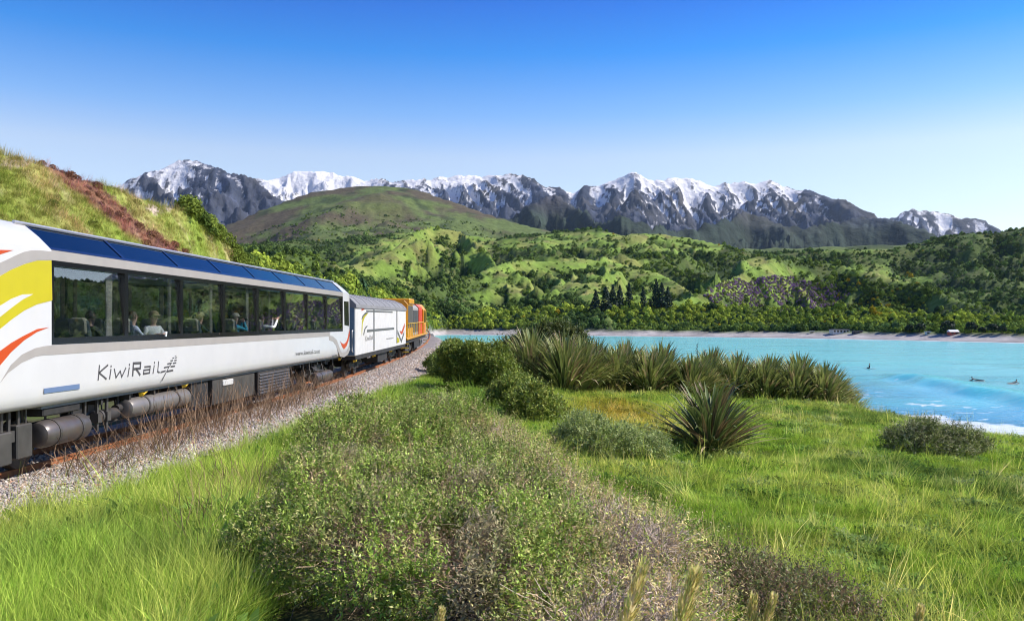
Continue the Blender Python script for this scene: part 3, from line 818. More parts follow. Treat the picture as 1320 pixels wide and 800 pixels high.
def seat(x, y, face=1):
    e = empty('seat'); e.parent = car; e.location = (x, y, 1.36); e.rotation_euler = (0, 0, 0 if face > 0 else math.pi)
    mb = MB(); mb.box(-.24, .24, -.25, .25, .36, .50); mb.build('cushion', M_seat, e, bevel=0.04)
    mb = MB(); mb.loft([[(-.23, -.22, .45), (.23, -.22, .45), (.23, -.32, .45), (-.23, -.32, .45)], [(-.22, -.30, .95), (.22, -.30, .95), (.22, -.41, .95), (-.22, -.41, .95)], [(-.19, -.34, 1.20), (.19, -.34, 1.20), (.19, -.43, 1.20), (-.19, -.43, 1.20)]])
    mb.build('backrest', M_seat, e, bevel=0.03)
    mb = MB(); mb.loft([[(-.18, -.30, .93), (.18, -.30, .93), (.18, -.45, .93), (-.18, -.45, .93)], [(-.17, -.32, 1.18), (.17, -.32, 1.18), (.17, -.46, 1.18), (-.17, -.46, 1.18)], [(-.12, -.34, 1.25), (.12, -.34, 1.25), (.12, -.45, 1.25), (-.12, -.45, 1.25)]])
    mb.build('headrest', M_head, e, bevel=0.025)
    mb = MB(); mb.box(-.05, .05, -.1, .1, -.196, .36); mb.build('pedestal', M_under, e)
for i in range(1, 16):
    for x in (-0.55, -1.05):
        seat(x, Y0 + (i+0.1)*PW/2 + 0.15, 1)

# livery on the seaward side
xd = W + 0.003
def lv(name, pts, m, k=0): return decal(name, pts, fs, xd + 0.003*k, m, car)
def px_clip(pts): return pts
lv('grey_swoosh', [(66.3,324.2),(52,322.6),(40,322.6),(30,324.8),(18,330),(8,335),(0,338.5),(-14,346),(-14,366),(0,355),(14,347),(31,339.8),(47.5,335.3),(66.2,334.8)], M_grey)
lv('yellow_swoosh', [(66.0,335.5),(47.5,335.8),(31,340.4),(14,347.6),(0,355.6),(-14,367),(-14,437),(0,423.5),(14,412),(31,400),(47.5,392),(67.0,387)], M_yel)
lv('white_swoosh', [(42.3,378.9),(28.5,379.4),(14,385),(0,393.6),(-14,404),(-14,421),(0,407.9),(14,396.7),(28.5,386)], M_white, 1)
lv('red_swoosh', [(63,421.6),(47.5,424),(28.5,433.5),(14,441.8),(0,452),(-14,463),(-14,489),(0,470.3),(14,453.7),(31,438.3),(47.5,427.6)], M_red)
lv('red_flash', [(17,322.3),(0,322),(-12,322.8),(-12,331),(0,327.7)], M_red)
lv('grey_sweep', [(67.5,444.8),(56,446),(45,448.5),(28,456.7),(14,470),(0,493),(10,480.5),(28,467),(45,459.5),(56,457.3),(68.0,456.9)], M_grey)
lv('vent_panel', [(56.4,507),(102.3,501),(102.3,494.4),(56.4,500.5)], M_ventblue)
lv('grey_curl', [(424,431.8),(429,433.2),(434,438),(437,446),(439.5,453.5),(443,455.5),(447,452.5),(450.2,445),(451.2,450),(448,457),(443.5,460.2),(438.6,459.5),(435.6,453),(433,445),(429.5,440),(424,438.2)], M_grey)
lv('red_tick', [(438.3,439.6),(441,442.6),(443.4,443.2),(446.2,440.5),(448.4,435),(450.4,425),(450.6,431),(449.2,439),(446.6,446),(443.4,449.8),(441,447)], M_red)
lv('door_window', [(443.3,388.2),(449.2,388.6),(449.8,420),(443.9,418.8)], M_black)
lv('data_plate', [(427.5,458.5),(434,456.6),(434.3,458.6),(427.8,460.6)], M_dgrey)
# KiwiRail lettering as strokes, and the fern mark
def stroke(mb, pts, th):
    q = [Vector((0, *fs(110+a/10.15, 440+b/10.15))) for a, b in pts]
    for a, b in zip(q[:-1], q[1:]):
        d = (b-a).normalized(); n_ = Vector((0, -d.z, d.y))*th/2; a2, b2 = a-d*th*0.35, b+d*th*0.35
        mb.extr([(xd, *(v.yz)) for v in (a2-n_, b2-n_, b2+n_, a2+n_)], (0.002, 0, 0))
letters = {'letter_k': ([[(183,315),(167,498)],[(292,308),(178,408),(272,487)]], .036), 'letter_i': ([[(333,365),(316,484)],[(336,318),(334,330)]], .034),
 'letter_w': ([[(378,360),(400,470),(455,385),(475,462),(528,345)]], .032), 'letter_i_second': ([[(573,342),(556,452)],[(576,297),(574,310)]], .034),
 'letter_r': ([[(628,282),(618,442)],[(628,285),(722,280),(716,350),(630,360)],[(665,362),(714,432)]], .050), 'letter_a': ([[(775,332),(848,325),(838,408),(760,422),(764,375),(842,365)]], .036),
 'letter_i_third': ([[(900,315),(885,412)],[(904,270),(902,283)]], .034), 'letter_l': ([[(957,265),(945,392),(968,402)]], .034)}
lett = empty('brand_lettering'); lett.parent = car
for nm, (st, th) in letters.items():
    mb = MB(); [stroke(mb, s_, th) for s_ in st]; mb.build(nm.replace('_second', '').replace('_third', ''), M_letter, lett)
fern = MB(); stroke(fern, [(1000,514),(1085,345),(1130,275)], 0.022)
for (a, b, c_, d_, th) in ((988,400,1045,383,.036),(1075,388,1145,375,.040),(1030,342,1085,328,.034),(1118,328,1168,320,.036),(1075,292,1115,284,.032),(1148,284,1185,277,.032),(1115,252,1143,246,.028),(1165,248,1190,243,.028),(1140,216,1160,212,.022),(1176,212,1196,208,.022),(1172,188,1190,184,.012)):
    stroke(fern, [(a, b), (c_, d_)], th)
fern.build('fern_mark', M_letter, car)
def text_decal(body, f, p0, p1, height, m, parent, x, name, shear=0.15):
    cu = bpy.data.curves.new(name, 'FONT'); cu.body = body; cu.shear = shear; cu.size = 1.0; cu.resolution_u = 3
    ob = bpy.data.objects.new(name, cu); COL.objects.link(ob)
    bpy.context.view_layer.update()
    me = bpy.data.meshes.new_from_object(ob.evaluated_get(bpy.context.evaluated_depsgraph_get()))
    bpy.data.objects.remove(ob); bpy.data.curves.remove(cu)
    xs_ = [v.co.x for v in me.vertices]; ys_ = [v.co.y for v in me.vertices]
    (ya, za), (yb, zb) = f(*p0), f(*p1)
    for v in me.vertices:
        u_ = (v.co.x-min(xs_))/(max(xs_)-min(xs_)); w_ = v.co.y/0.7
        v.co = (x, ya+(yb-ya)*u_, za+(zb-za)*u_+height*w_)
    me.materials.append(m); return link(name, me, parent)
text_decal('www.kiwirail.co.nz', fs, (381, 458.3), (412.5, 454.5), 0.155, M_dgrey, car, xd+0.002, 'web_address')

# underframe: bogies, tanks, boxes, pipes
fu = plane_map(MX, 1.15)
def uY(px): return fu(px, 500)[0]
bogie(car, -HL+1.9); bogie(car, uY(418))
mb = MB(); mb.box(-0.55, 0.55, -HL+0.4, HL-0.4, 0.86, 1.06)
for yy in np.arange(-HL+3.5, HL-3.5, 1.1): mb.box(-1.18, 1.18, yy, yy+0.08, 0.94, 1.10)
mb.build('centre_sill', M_under, car)
def tank(name, pa, pb, py, r, x, m, straps=2):
    ya, za = plane_map(MX, x)(pa, py[0]); yb, zb = plane_map(MX, x)(pb, py[1]); z = (za+zb)/2
    mb = MB(); mb.tube([(x, ya, z), (x, ya+0.03, z), (x, ya+0.10, z), (x, yb-0.10, z), (x, yb-0.03, z), (x, yb, z)], [r*.55, r*.85, r, r, r*.85, r*.55], 24)
    tk = mb.build(name, m, car, smooth=True)
    for k in range(straps):
        yy = ya + (yb-ya)*(0.25+0.5*k/(max(straps-1, 1)))
        mb = MB(); mb.tube([(x, yy-0.03, z), (x, yy+0.03, z)], r+0.012, 24); mb.tube([(x-.05, yy, z+r), (x-.05, yy, 1.05)], 0.02, 6); mb.build('tank_strap', M_steel, tk)
    return tk
tank('air_tank', 46, 106, (564, 545), 0.235, 1.10, M_tank)
tank('long_tank', 160, 238, (526, 511), 0.20, 1.10, mat('pale_tank', (0.20, 0.18, 0.165), 0.4, metal=0.3, var=0.15, dirt=(0.13, 0.09, 0.065), dscale=3), 2)
tank('air_tank', 404, 424, (487, 482), 0.20, 1.08, M_tank, 1)
tank('air_tank', 118, 150, (540, 530), 0.12, 1.0, M_under, 1)
def ubox(name, pa, pb, z0, z1, x0, x1, m, louv=False):
    ya, yb = uY(pa), uY(pb)
    mb = MB(); mb.box(x0, x1, ya, yb, z0, z1); b_ = mb.build(name, m, car, bevel=0.02)
    if louv:
        for k in range(7):
            mb = MB(); zz = z0+0.06+k*(z1-z0-0.12)/6.5
            mb.extr([(x1, ya+.08, zz), (x1+.03, ya+.08, zz), (x1, ya+.08, zz+.045)], (0, yb-ya-.16, 0)); mb.build('louvre_slat', M_steel, b_)
ubox('equipment_box', 246, 268, .45, 1.05, .6, 1.16, M_under); ubox('equipment_box', 272, 326, .40, 1.05, .5, 1.20, M_steel, False)
ubox('louvred_box', 330, 371, .34, 1.05, .5, 1.22, M_under, True); ubox('white_box', 284, 297, .84, 1.0, 1.1, 1.24, M_white)
ubox('equipment_box', 20, 40, .30, .86, .8, 1.18, M_steel); ubox('equipment_box', -30, 12, .26, .78, .7, 1.2, M_steel); ubox('equipment_box', 52, 100, .92, 1.06, .9, 1.2, M_under)
for k in range(26):
    mb = MB()
    yy = random.uniform(-HL+1.5, HL-1.5); x = random.uniform(.8, 1.15); z = random.uniform(.5, 1.0); l = random.uniform(.3, 1.6)
    mb.tube([(x, yy, z), (x, yy+l, z+random.uniform(-.05, .05)), (x-.1, yy+l+.1, 1.06)], random.uniform(.012, .03), 6); mb.build('brake_pipe', M_steel, car)
for k in range(16):                 # small black boxes and cylinders hung under the floor
    yy = random.uniform(-HL+2, HL-2); x = random.uniform(.75, 1.08); s_ = random.uniform(.08, .2); z = random.uniform(.5, .85); mb = MB()
    if k % 2: mb.box(x-.1, x+.1, yy, yy+s_*2, z, 1.05)
    else: mb.tube([(x, yy, z), (x, yy+s_*3, z)], s_*.6, 12); mb.tube([(x, yy+.1, z), (x, yy+.1, 1.06)], .025, 6)
    mb.build('underfloor_box' if k % 2 else 'brake_cylinder', M_under if k % 3 else M_steel, car)
for pxx in (4, 14, 26, 36, 112, 128, 140, 246, 392, 400, 430):
    mb = MB(); yy = uY(pxx); mb.tube([(1.1, yy, random.uniform(.35, .5)), (1.1, yy+.02, 1.08)], random.uniform(.02, .04), 6)
    mb.box(1.0, 1.16, yy-.06, yy+.08, .6, .78); mb.build('hanger', M_steel, car)
for pxx, z in ((181, 1.0), (236, 1.02), (437, .98)):
    yy = uY(pxx); mb = MB(); mb.tube([(1.12, yy, z), (1.2, yy+.03, z+.02)], .055, 10); mb.tube([(1.2, yy+.03, z), (1.2, yy+.2, z+.06)], .02, 6)
    mb.build('yellow_valve', M_amber, car)
for sgn in (-1, 1):
    mb = MB(); mb.box(-.14, .14, min(sgn*HL, sgn*(HL+.42)), max(sgn*HL, sgn*(HL+.42)), .72, .98); mb.build('coupler', M_under, car)

# ---- luggage van --------------------------------------------------------------------
loc, rot, MV, HV = car_frame(37.5, 54.6, 40.0, 52.2)
van = empty('luggage_van', loc); van.rotation_euler = rot
tag(van, 'white luggage van with a curved grey roof coupled between the panorama carriage and the locomotive', 'luggage van')
VW = 1.36
fv = plane_map(MV, VW)
mb = MB(); mb.box(-VW, VW, -HV, HV, 1.02, 3.20); mb.build('body', M_vanwhite, van, bevel=0.03)
mb = MB(); prof = [(VW+.05, 3.14), (VW+.03, 3.30), (1.1, 3.58), (.6, 3.80), (0, 3.88), (-.6, 3.80), (-1.1, 3.58), (-VW-.03, 3.30), (-VW-.05, 3.14)]
mb.loft([[(x, y, z) for x, z in prof] for y in (-HV-.04, HV+.04)]); rf = mb.build('roof', M_roof, van, smooth=True)
for k in range(9):
    yy = -HV + 2*HV*(k+.5)/9; mb = MB(); mb.loft([[(x*1.004, y, z+.014) for x, z in prof[1:-1]] for y in (yy-.03, yy+.03)]); mb.build('roof_seam', M_roof, rf)
mb = MB(); mb.box(-VW+.06, VW-.06, -HV-.03, -HV-.001, 1.05, 3.2); ew = mb.build('end_wall', M_bluegrey, van)
mb = MB(); mb.box(-.38, .38, -HV-.07, -HV-.031, 1.1, 3.0); mb.build('end_door', M_bluegrey, van)
for x in (VW-.12, .75):
    mb = MB(); mb.tube([(x, -HV-.03, 1.2), (x, -HV-.17, 1.25), (x, -HV-.17, 2.1), (x, -HV-.03, 2.15)], .025, 8); mb.build('handrail', M_white, van)
def vd(name, pts, m, k=0): return decal(name, pts, fv, VW+.002+.003*k, m, van)
ya, yb = -HV, HV
def vy(px): return fv(px, 420)[0]
Z0v, Z1v = 1.02, 3.2
def band(name, pxa, pxb, z0, z1, m, k=0):
    mb = MB(); a, b = sorted((vy(pxa), vy(pxb))); mb.box(VW+.002+.003*k, VW+.008+.003*k, max(a, -HV+.03), min(b, HV-.03), z0, z1); return mb.build(name, m, van)
band('grey_stripe', 473, 508, 2.02, 2.14, M_dgrey); band('grey_top_stripe', 472, 506, 2.98, 3.06, M_dgrey)
band('door_seam', 481.3, 482.6, 1.10, 3.12, M_dgrey, 1); band('door_seam', 511, 512, 1.2, 3.12, M_dgrey, 1)
vd('yellow_swoosh', [(474.5,403.5),(470,409),(467.5,417),(466.8,430),(466.2,433),(466,424),(466.6,413),(468.5,406),(471,403)], M_yel)
vd('grey_swoosh', [(475.5,402),(470.5,402.6),(467,407),(465.8,412),(466.8,411),(469,406.8),(472,404.5)], M_dgrey, 1)
vd('grey_sweep', [(474,419.8),(470.8,424),(469,432),(468.2,431),(469.5,424),(472,420)], M_dgrey, 1)
vd('red_flash', [(466,396),(470.4,398.2),(466,400.6)], M_red)
vd('red_tick', [(515,426),(517.5,427),(521.6,416.5),(521.7,421),(518.4,431),(516.5,430)], M_red)
vd('yellow_flash', [(511.4,434),(514.5,436),(514.8,440.5),(511.4,442)], M_yel, 2)
vd('grey_check', [(512.5,425),(517.2,437.5),(521,426),(521,430),(517.4,442),(512.5,430)], M_dgrey, 1)
text_decal('KiwiRail', fv, (470.8, 439.5), (480.6, 437.2), 0.24, M_grey, van, VW+.009, 'brand_lettering')
band('small_print', 498, 507, 1.52, 1.58, M_grey, 1)
mb = MB(); mb.box(-VW+.05, VW-.02, -HV+.1, HV-.1, .84, 1.02); mb.build('underframe', M_under, van)
bogie(van, -HV+2.6); bogie(van, HV-2.6)
for yy, m in ((-HV+.3, M_amber), (-HV+5.3, M_amber), (HV-6, M_amber), (HV-1.2, M_amber), (-HV+3.8, M_white)):
    mb = MB(); mb.tube([(VW-.16, yy, .82), (VW-.02, yy, .84)], [.10, .07], 10); mb.tube([(VW-.05, yy, .84), (VW-.05, yy+.3, .90)], .025, 6); mb.build('hand_valve', m, van)
mb = MB(); mb.box(.3, 1.2, -1.5, 1.6, .38, .84); mb.build('equipment_box', M_under, van, bevel=.02)
for sgn in (-1, 1):
    mb = MB(); mb.box(-.14, .14, min(sgn*HV, sgn*(HV+.45)), max(sgn*HV, sgn*(HV+.45)), .72, .98); mb.build('coupler', M_under, van)

# ---- locomotive ---------------------------------------------------------------------
loc, rot, ML, HD = car_frame(55.6, 73.0, 58.6, 70.0)
lo = empty('diesel_locomotive', loc); lo.rotation_euler = rot
tag(lo, 'orange, red and grey diesel locomotive at the head of the train', 'locomotive')
def lb(name, x0, x1, a, b, z0, z1, m, bev=.03): mb = MB(); mb.box(x0, x1, a, b, z0, z1); return mb.build(name, m, lo, bevel=bev)
lb('running_board', -1.36, 1.36, -HD, HD, 1.22, 1.38, M_orange); lb('underframe', -1.2, 1.2, -HD+.2, HD-.2, .95, 1.22, M_under)
def hood(name, a, b, hw, z1, m, ch=.25):
    mb = MB(); pr = [(hw, 1.38), (hw, z1-ch), (hw-ch, z1), (-hw+ch, z1), (-hw, z1-ch), (-hw, 1.38)]
    mb.extr([(x, a, z) for x, z in pr], (0, b-a, 0)); return mb.build(name, m, lo, bevel=.02)
hood('rear_hood', -HD+.7, -HD+1.3, 1.15, 3.5, M_orange)
rh = hood('radiator_hood', -HD+1.3, -HD+5.0, 1.24, 3.85, M_orange)
mb = MB(); mb.box(-1.36, 1.36, -HD+1.5, -HD+4.8, 3.60, 3.98); mb.build('radiator_top', M_orange, lo, bevel=.06)
for k in range(9):
    mb = MB(); mb.box(1.242, 1.262, -HD+1.5+k*.37, -HD+1.76+k*.37, 2.0, 3.5); mb.build('grille_slat', M_dgrey, rh)
eh = hood('engine_hood', -HD+5.0, -HD+10.4, 1.16, 3.62, mat('loco_grey_paint', (.30, .27, .24), .5, var=.15))
for k in range(8):
    mb = MB(); a = -HD+5.2+k*.64; mb.box(1.162, 1.18, a, a+.5, 1.6, 3.2); mb.build('hood_door', M_steel if k % 3 else M_dgrey, eh)
hood('red_hood', -HD+10.4, -HD+13.2, 1.22, 3.7, M_lred)
for k in range(3):
    mb = MB(); mb.box(1.222, 1.24, -HD+10.6+k*.85, -HD+11.3+k*.85, 2.4, 3.2); mb.build('hood_panel', M_lred, lo)
# cab with a round-headed side window
cabm = [(1.36, 1.38), (1.36, 3.25), (1.0, 3.72), (-1.0, 3.72), (-1.36, 3.25), (-1.36, 1.38)]
mb = MB(); mb.extr([(x, -HD+13.2, z) for x, z in cabm], (0, 2.6, 0)); cb = mb.build('cab', M_orange, lo, bevel=.02)
arch = [(0.45, 2.25), (0.45, 2.9)] + [(0.45+.75-.75*math.cos(a), 2.9+.38*math.sin(a)) for a in np.linspace(.2, math.pi-.2, 9)] + [(1.95, 2.9), (1.95, 2.25)]
mb = MB(); mb.extr([(1.361, -HD+13.2+a, b) for a, b in arch], (.01, 0, 0)); mb.build('cab_window', M_black, cb)
mb = MB(); mb.box(1.361, 1.37, -HD+13.5, -HD+14.0, 1.45, 2.1); mb.build('cab_door', M_lred, cb)
hood('short_nose', -HD+15.8, HD-.7, 1.1, 2.7, M_orange)
for y0_, n_ in ((-HD+.1, 14), ):
    mb = MB()
    for k in range(n_):
        yy = y0_+k*(2*HD-.3)/(n_-1); mb.tube([(1.33, yy, 1.38), (1.33, yy, 2.3)], .022, 6)
    mb.tube([(1.33, -HD+.1, 2.3), (1.33, HD-.2, 2.3)], .025, 6); mb.build('handrail', M_amber, lo)
for sg in (-1, 1):
    mb = MB()
    for k in range(3): mb.box(1.0, 1.36, sg*(HD-.3)-.16, sg*(HD-.3)+.16, .42+.27*k, .46+.27*k)
    mb.build('steps', M_amber, lo)
    bogie(lo, sg*(HD-4.0), 3.4, .95, 3)
    mb = MB(); mb.box(-.14, .14, min(sg*HD, sg*(HD+.45)), max(sg*HD, sg*(HD+.45)), .72, .98); mb.build('coupler', M_under, lo)
mb = MB(); mb.tube([(0, -2.4, .75), (0, 2.4, .75)], .62, 16); mb.box(-1.2, 1.2, -2.3, 2.3, .45, .95); mb.build('fuel_tank', M_under, lo)
# ================================================================== VEGETATION
def unit(v): return v/np.maximum(np.linalg.norm(v, axis=-1, keepdims=True), 1e-9)

def leaves_np(base, d, up, L, Wd, fold=0.15):
    """rhombic leaves: arrays of base point, direction, side vector -> verts, quads"""
    side = unit(np.cross(d, up)); nrm = np.cross(side, d)
    mid = base + d*(L*0.45)[:, None]
    V = np.stack([base, mid + side*(Wd/2)[:, None] + nrm*(Wd*fold)[:, None], base + d*L[:, None] - nrm*(L*0.12)[:, None], mid - side*(Wd/2)[:, None] + nrm*(Wd*fold)[:, None]], 1)
    n = len(base); Fc = np.arange(n*4).reshape(n, 4)
    return V.reshape(-1, 3), Fc

def ribbons_np(paths, width):
    """paths (n, k, 3) -> thin crossed-free ribbons, tapering to the tip"""
    n, k, _ = paths.shape
    t = unit(np.gradient(paths, axis=1)); rv = unit(rng.normal(size=(n, 1, 3))); s = unit(np.cross(t, rv))
    tp = np.linspace(1, 0.35, k)[None, :, None]
    w = width[:, None, None]*tp/2
    V = np.stack([paths - s*w, paths + s*w], 2).reshape(-1, 3)
    i = (np.arange(n)[:, None]*k*2 + np.arange(k-1)[None, :]*2).ravel()
    return V, np.stack([i, i+1, i+3, i+2], 1)

def pick(cols, w, n):
    c = np.array(cols)[rng.choice(len(cols), n, p=np.array(w)/sum(w))]
    return c*rng.uniform(0.75, 1.25, (n, 1))

M_scrub = veg('scrub_leaf', 0.30, 0.55)
M_gloss = veg('glossy_leaf', 0.26, 0.5, 0.3)
M_twig = veg('dry_twig', 0.0, 0.8, 0.1)
M_flax = veg('flax_leaf', 0.2, 0.52, 0.3)
M_grass = veg('grass_blade', 0.40, 0.5, 0.3, inst=True)
M_crown = veg('tree_foliage', 0.22, 0.6, 0.15, inst=True)
M_needle = veg('pine_needle', 0.45, 0.45, 0.4)
M_bark = mat('bark', (0.085, 0.06, 0.042), 0.9, var=0.3, vscale=12, bump=0.6)
M_stone = veg('ballast_stone', 0.0, 0.9, 0.2, inst=True)

def shrub(name, label, lobes, nspr, leaf, wleaf, cols, wts, ntw, twcol=(0.20, 0.145, 0.09), mat_=None, cat='shrub', group=None, per=9, spr=0.26, thin=0.9, tww=0.006, up_bias=0.5, knots=9, gaps=0.0):
    big = len(lobes); lobes = [list(q) for q in lobes]
    for q in list(lobes):                      # smaller knots of growth on every lobe break the outline
        for _ in range(knots):
            u_ = unit(rng.normal(size=3)); u_[2] = abs(u_[2])*.9; s_ = random.uniform(.20, .50)
            lobes.append([q[0]+u_[0]*q[3]*.92, q[1]+u_[1]*q[4]*.92, q[2]+u_[2]*q[5]*random.uniform(.8, 1.05), q[3]*s_, q[4]*s_, q[5]*s_*1.15])
    lobes = np.array(lobes, float)
    gx, gy = lobes[0, 0], lobes[0, 1]; org = np.array([gx, gy, float(gz(gx, gy))])
    e = tag(empty(name, tuple(org)), label, cat, group)
    # points on the outside of the lobes
    area = lobes[:, 3]*lobes[:, 4] + lobes[:, 3]*lobes[:, 5] + lobes[:, 4]*lobes[:, 5]
    k = rng.choice(len(lobes), int(nspr*3.4), p=area/area.sum())
    dirs = unit(rng.normal(size=(len(k), 3))); dirs[:, 2] = np.abs(dirs[:, 2])*1.0 - 0.25
    dirs = unit(dirs)
    rad = lobes[k, 3:6]; lump = 1 + 0.16*fbm(dirs[:, 0]*3+k*3.1, dirs[:, 1]*3+dirs[:, 2]*2, 3)
    depth = 1 - np.abs(rng.normal(0, 0.07, len(k))) - (rng.random(len(k)) < 0.25)*rng.uniform(0, 0.3, len(k))
    p = lobes[k, :3] + dirs*rad*(lump*depth)[:, None]
    nrm = unit(dirs/rad)
    keep = np.ones(len(k), bool)
    for j in range(len(lobes)):
        q = (((p - lobes[j, :3])/lobes[j, 3:6])**2).sum(1)
        keep &= (q > 0.72) | (k == j)
    keep &= p[:, 2] > gz(p[:, 0], p[:, 1]) + 0.02
    if gaps: keep &= (fbm(p[:, 0]*2.3+11, p[:, 1]*2.3, 3) > -.24 + gaps*rng.random(len(p))) | (rng.random(len(p)) < .12)
    p, nrm = p[keep][:nspr], nrm[keep][:nspr]; n = len(p)
    d = unit(nrm*0.8 + np.array([0.05, 0, up_bias]) + rng.normal(size=(n, 3))*0.45)
    # sprigs: leaves in pairs along a short stem
    tt = np.tile(np.linspace(0.0, 1.0, per), n); b = np.repeat(p, per, 0); dd = np.repeat(d, per, 0)
    sl = np.repeat(rng.uniform(0.5, 1.2, n)*spr*np.where(rng.random(n) < .12, 1.9, 1.0), per)
    base = b + dd*(tt*sl)[:, None]
    ld = unit(dd*0.55 + rng.normal(size=(n*per, 3))*0.75 + np.array([0, 0, 0.15]))
    L = rng.uniform(0.7, 1.35, n*per)*leaf*(1.15-0.4*tt)
    V, Fc = leaves_np(base, ld, unit(rng.normal(size=(n*per, 3))*0.5+np.array([0, 0, 1.0])), L, L*wleaf)
    pc = pick(cols, wts, n)
    if gaps:                               # darker green clumps and dry patches
        cn = fbm(p[:, 0]*1.1+3, p[:, 1]*1.1, 3); dn = sstep(.12, .4, fbm(p[:, 0]*1.6-7, p[:, 1]*.8, 3))[:, None]
        pc = pc*np.array([.80, .86, .78])*(0.95+1.2*cn)[:, None]; pc = pc*(1-.7*dn) + np.array([.46, .36, .23])*.7*dn; pc = np.clip(pc, .03, .8)
    C = np.repeat(pc*rng.uniform(.6, 1.35, (n, 1)), per, 0)*rng.uniform(0.8, 1.2, (n*per, 1)); C = np.repeat(C, 4, 0)
    link('foliage', np_mesh('foliage', V-org, Fc, [mat_ or M_scrub], False, C), e)
    # branches from the heart of each lobe to the surface and beyond
    if ntw:
        k = rng.choice(len(lobes), ntw, p=area/area.sum()); dirs = unit(rng.normal(size=(ntw, 3)) + np.array([0, 0, 0.35]))
        st = lobes[k, :3] + dirs*lobes[k, 3:6]*rng.uniform(0.15, 0.75, (ntw, 1)); st[:, 2] = np.maximum(st[:, 2], gz(st[:, 0], st[:, 1])+0.03)
        en = lobes[k, :3] + unit(dirs + rng.normal(size=(ntw, 3))*0.3)*lobes[k, 3:6]*rng.uniform(0.88, 1.24, (ntw, 1)); en[:, 2] = np.maximum(en[:, 2], gz(en[:, 0], en[:, 1])+0.05)
        s = np.linspace(0, 1, 6)[None, :, None]
        path = st[:, None]*(1-s) + en[:, None]*s + np.cumsum(rng.normal(size=(ntw, 6, 3))*0.028, 1)
        V, Fc = ribbons_np(path, rng.uniform(0.5, 1.5, ntw)*tww)
        C = np.repeat(np.array(twcol)*rng.uniform(0.6, 1.5, (ntw, 1))*np.array([1, 1, 1]), 12, 0)
        tag(link('twigs', np_mesh('twigs', V-org, Fc, [M_twig], False, C), e), kind='stuff')
    # woody stems
    mb = MB()
    for j in range(big):
        cx, cy, cz = lobes[j, :3]; z0 = float(gz(cx, cy))-0.05
        for q in range(4):
            a = random.uniform(0, 6.28); rr2 = random.uniform(.3, .7)
            tp = Vector((cx+lobes[j, 3]*rr2*math.cos(a), cy+lobes[j, 4]*rr2*math.sin(a), cz+lobes[j, 5]*random.uniform(.2, .6))) - Vector(org)
            b0 = Vector((cx+random.uniform(-.1, .1), cy+random.uniform(-.1, .1), z0)) - Vector(org)
            mb.tube([b0, b0.lerp(tp, .5)+Vector((random.uniform(-.1, .1), random.uniform(-.1, .1), .1)), tp], [.03, .018, .007], 5)
    mb.build('stem', M_bark, e)
    return e

GREY = [(0.44, 0.52, 0.11), (0.27, 0.37, 0.06), (0.66, 0.58, 0.23), (0.58, 0.41, 0.21)]
shrub('scrub_bush', 'largest tangled grey-green coastal bush, dark and twiggy below, in the long grass', [(-1.45, 8.9, .0, 1.0, 1.05, .62), (-.35, 8.3, -.05, 1.0, 1.0, .60), (-2.0, 10.4, -.15, .95, 1.3, .78), (-.9, 10.7, -.08, 1.2, 1.5, .70), (.1, 9.9, -.22, .95, 1.3, .66), (-1.6, 12.0, -.25, 1.1, 1.2, .84)], 11500, .052, .42, GREY, [4, 4, 2, 1], 7000, (0.42, 0.30, 0.20), tww=.0085, spr=.24, gaps=.35)
shrub('scrub_bush', 'grey-green coastal bush between the gravel and the largest tangled bush', [(-2.8, 14.4, -.3, 1.1, 1.9, .90), (-1.6, 14.6, -.3, 1.4, 1.9, .88), (-.7, 13.6, -.35, 1.1, 1.6, .76)], 7000, .056, .42, GREY, [4, 5, 2, 1], 3000, gaps=.3)
shrub('scrub_bush', 'low grey-green bush beside the gravel, where the train begins to curve away', [(-3.3, 19.4, -.35, 1.25, 2.4, .92), (-1.9, 20.0, -.35, 1.4, 2.6, .82), (-2.3, 24.0, -.4, 1.2, 2.5, .72)], 4800, .066, .42, GREY, [4, 5, 2, .6], 1600, gaps=.25)
shrub('dry_bush', 'mostly leafless grey-brown bush full of pale dry twigs, beside the largest tangled bush', [(1.05, 9.3, -.4, 1.05, 1.3, .66), (.95, 11.7, -.5, 1.0, 1.5, .66), (.75, 7.5, -.35, 1.05, .9, .62)], 2200, .045, .4, GREY, [2, 2, 4, 4], 7000, (0.52, 0.41, 0.32), tww=.0085)
shrub('dry_bush', 'thin grey-brown twiggy bush behind the leafless one, on the crest of the bank', [(.35, 14.3, -.45, .8, 1.5, .66), (.0, 17.0, -.4, .8, 1.6, .62), (-.6, 19.8, -.4, .8, 1.6, .6)], 2500, .05, .4, GREY, [3, 3, 3, 3], 4400, (0.50, 0.39, 0.29), tww=.010)
shrub('scrub_bush', 'low dark brownish scrub at the foot of the young pine shoots', [(2.0, 10.2, -.72, 1.4, .9, .42), (3.0, 9.6, -.78, 1.0, .8, .36)], 1900, .045, .4, [(0.16, 0.17, 0.055), (0.30, 0.20, 0.115), (0.20, 0.23, 0.08)], [3, 3, 2], 1700, (0.32, 0.21, 0.14))
TAU = [(0.15, 0.21, 0.034), (0.23, 0.29, 0.046), (0.34, 0.36, 0.07)]
shrub('broadleaf_shrub', 'rounded glossy dark green shrub at the head of the flax row', [(-1.7, 38.6, .2, 1.35, 1.2, 1.35), (-.7, 38.2, -.05, 1.0, 1.1, 1.0)], 4200, .12, .55, TAU, [4, 4, 2], 200, mat_=M_gloss, spr=.26, per=7)
shrub('broadleaf_shrub', 'low glossy green shrub spreading below the rounded shrub into the grass', [(.15, 31.5, -.35, .85, 1.4, .75), (.75, 27.6, -.55, .9, 1.3, .82)], 3400, .10, .55, TAU, [3, 4, 3], 200, mat_=M_gloss, spr=.22, per=7)
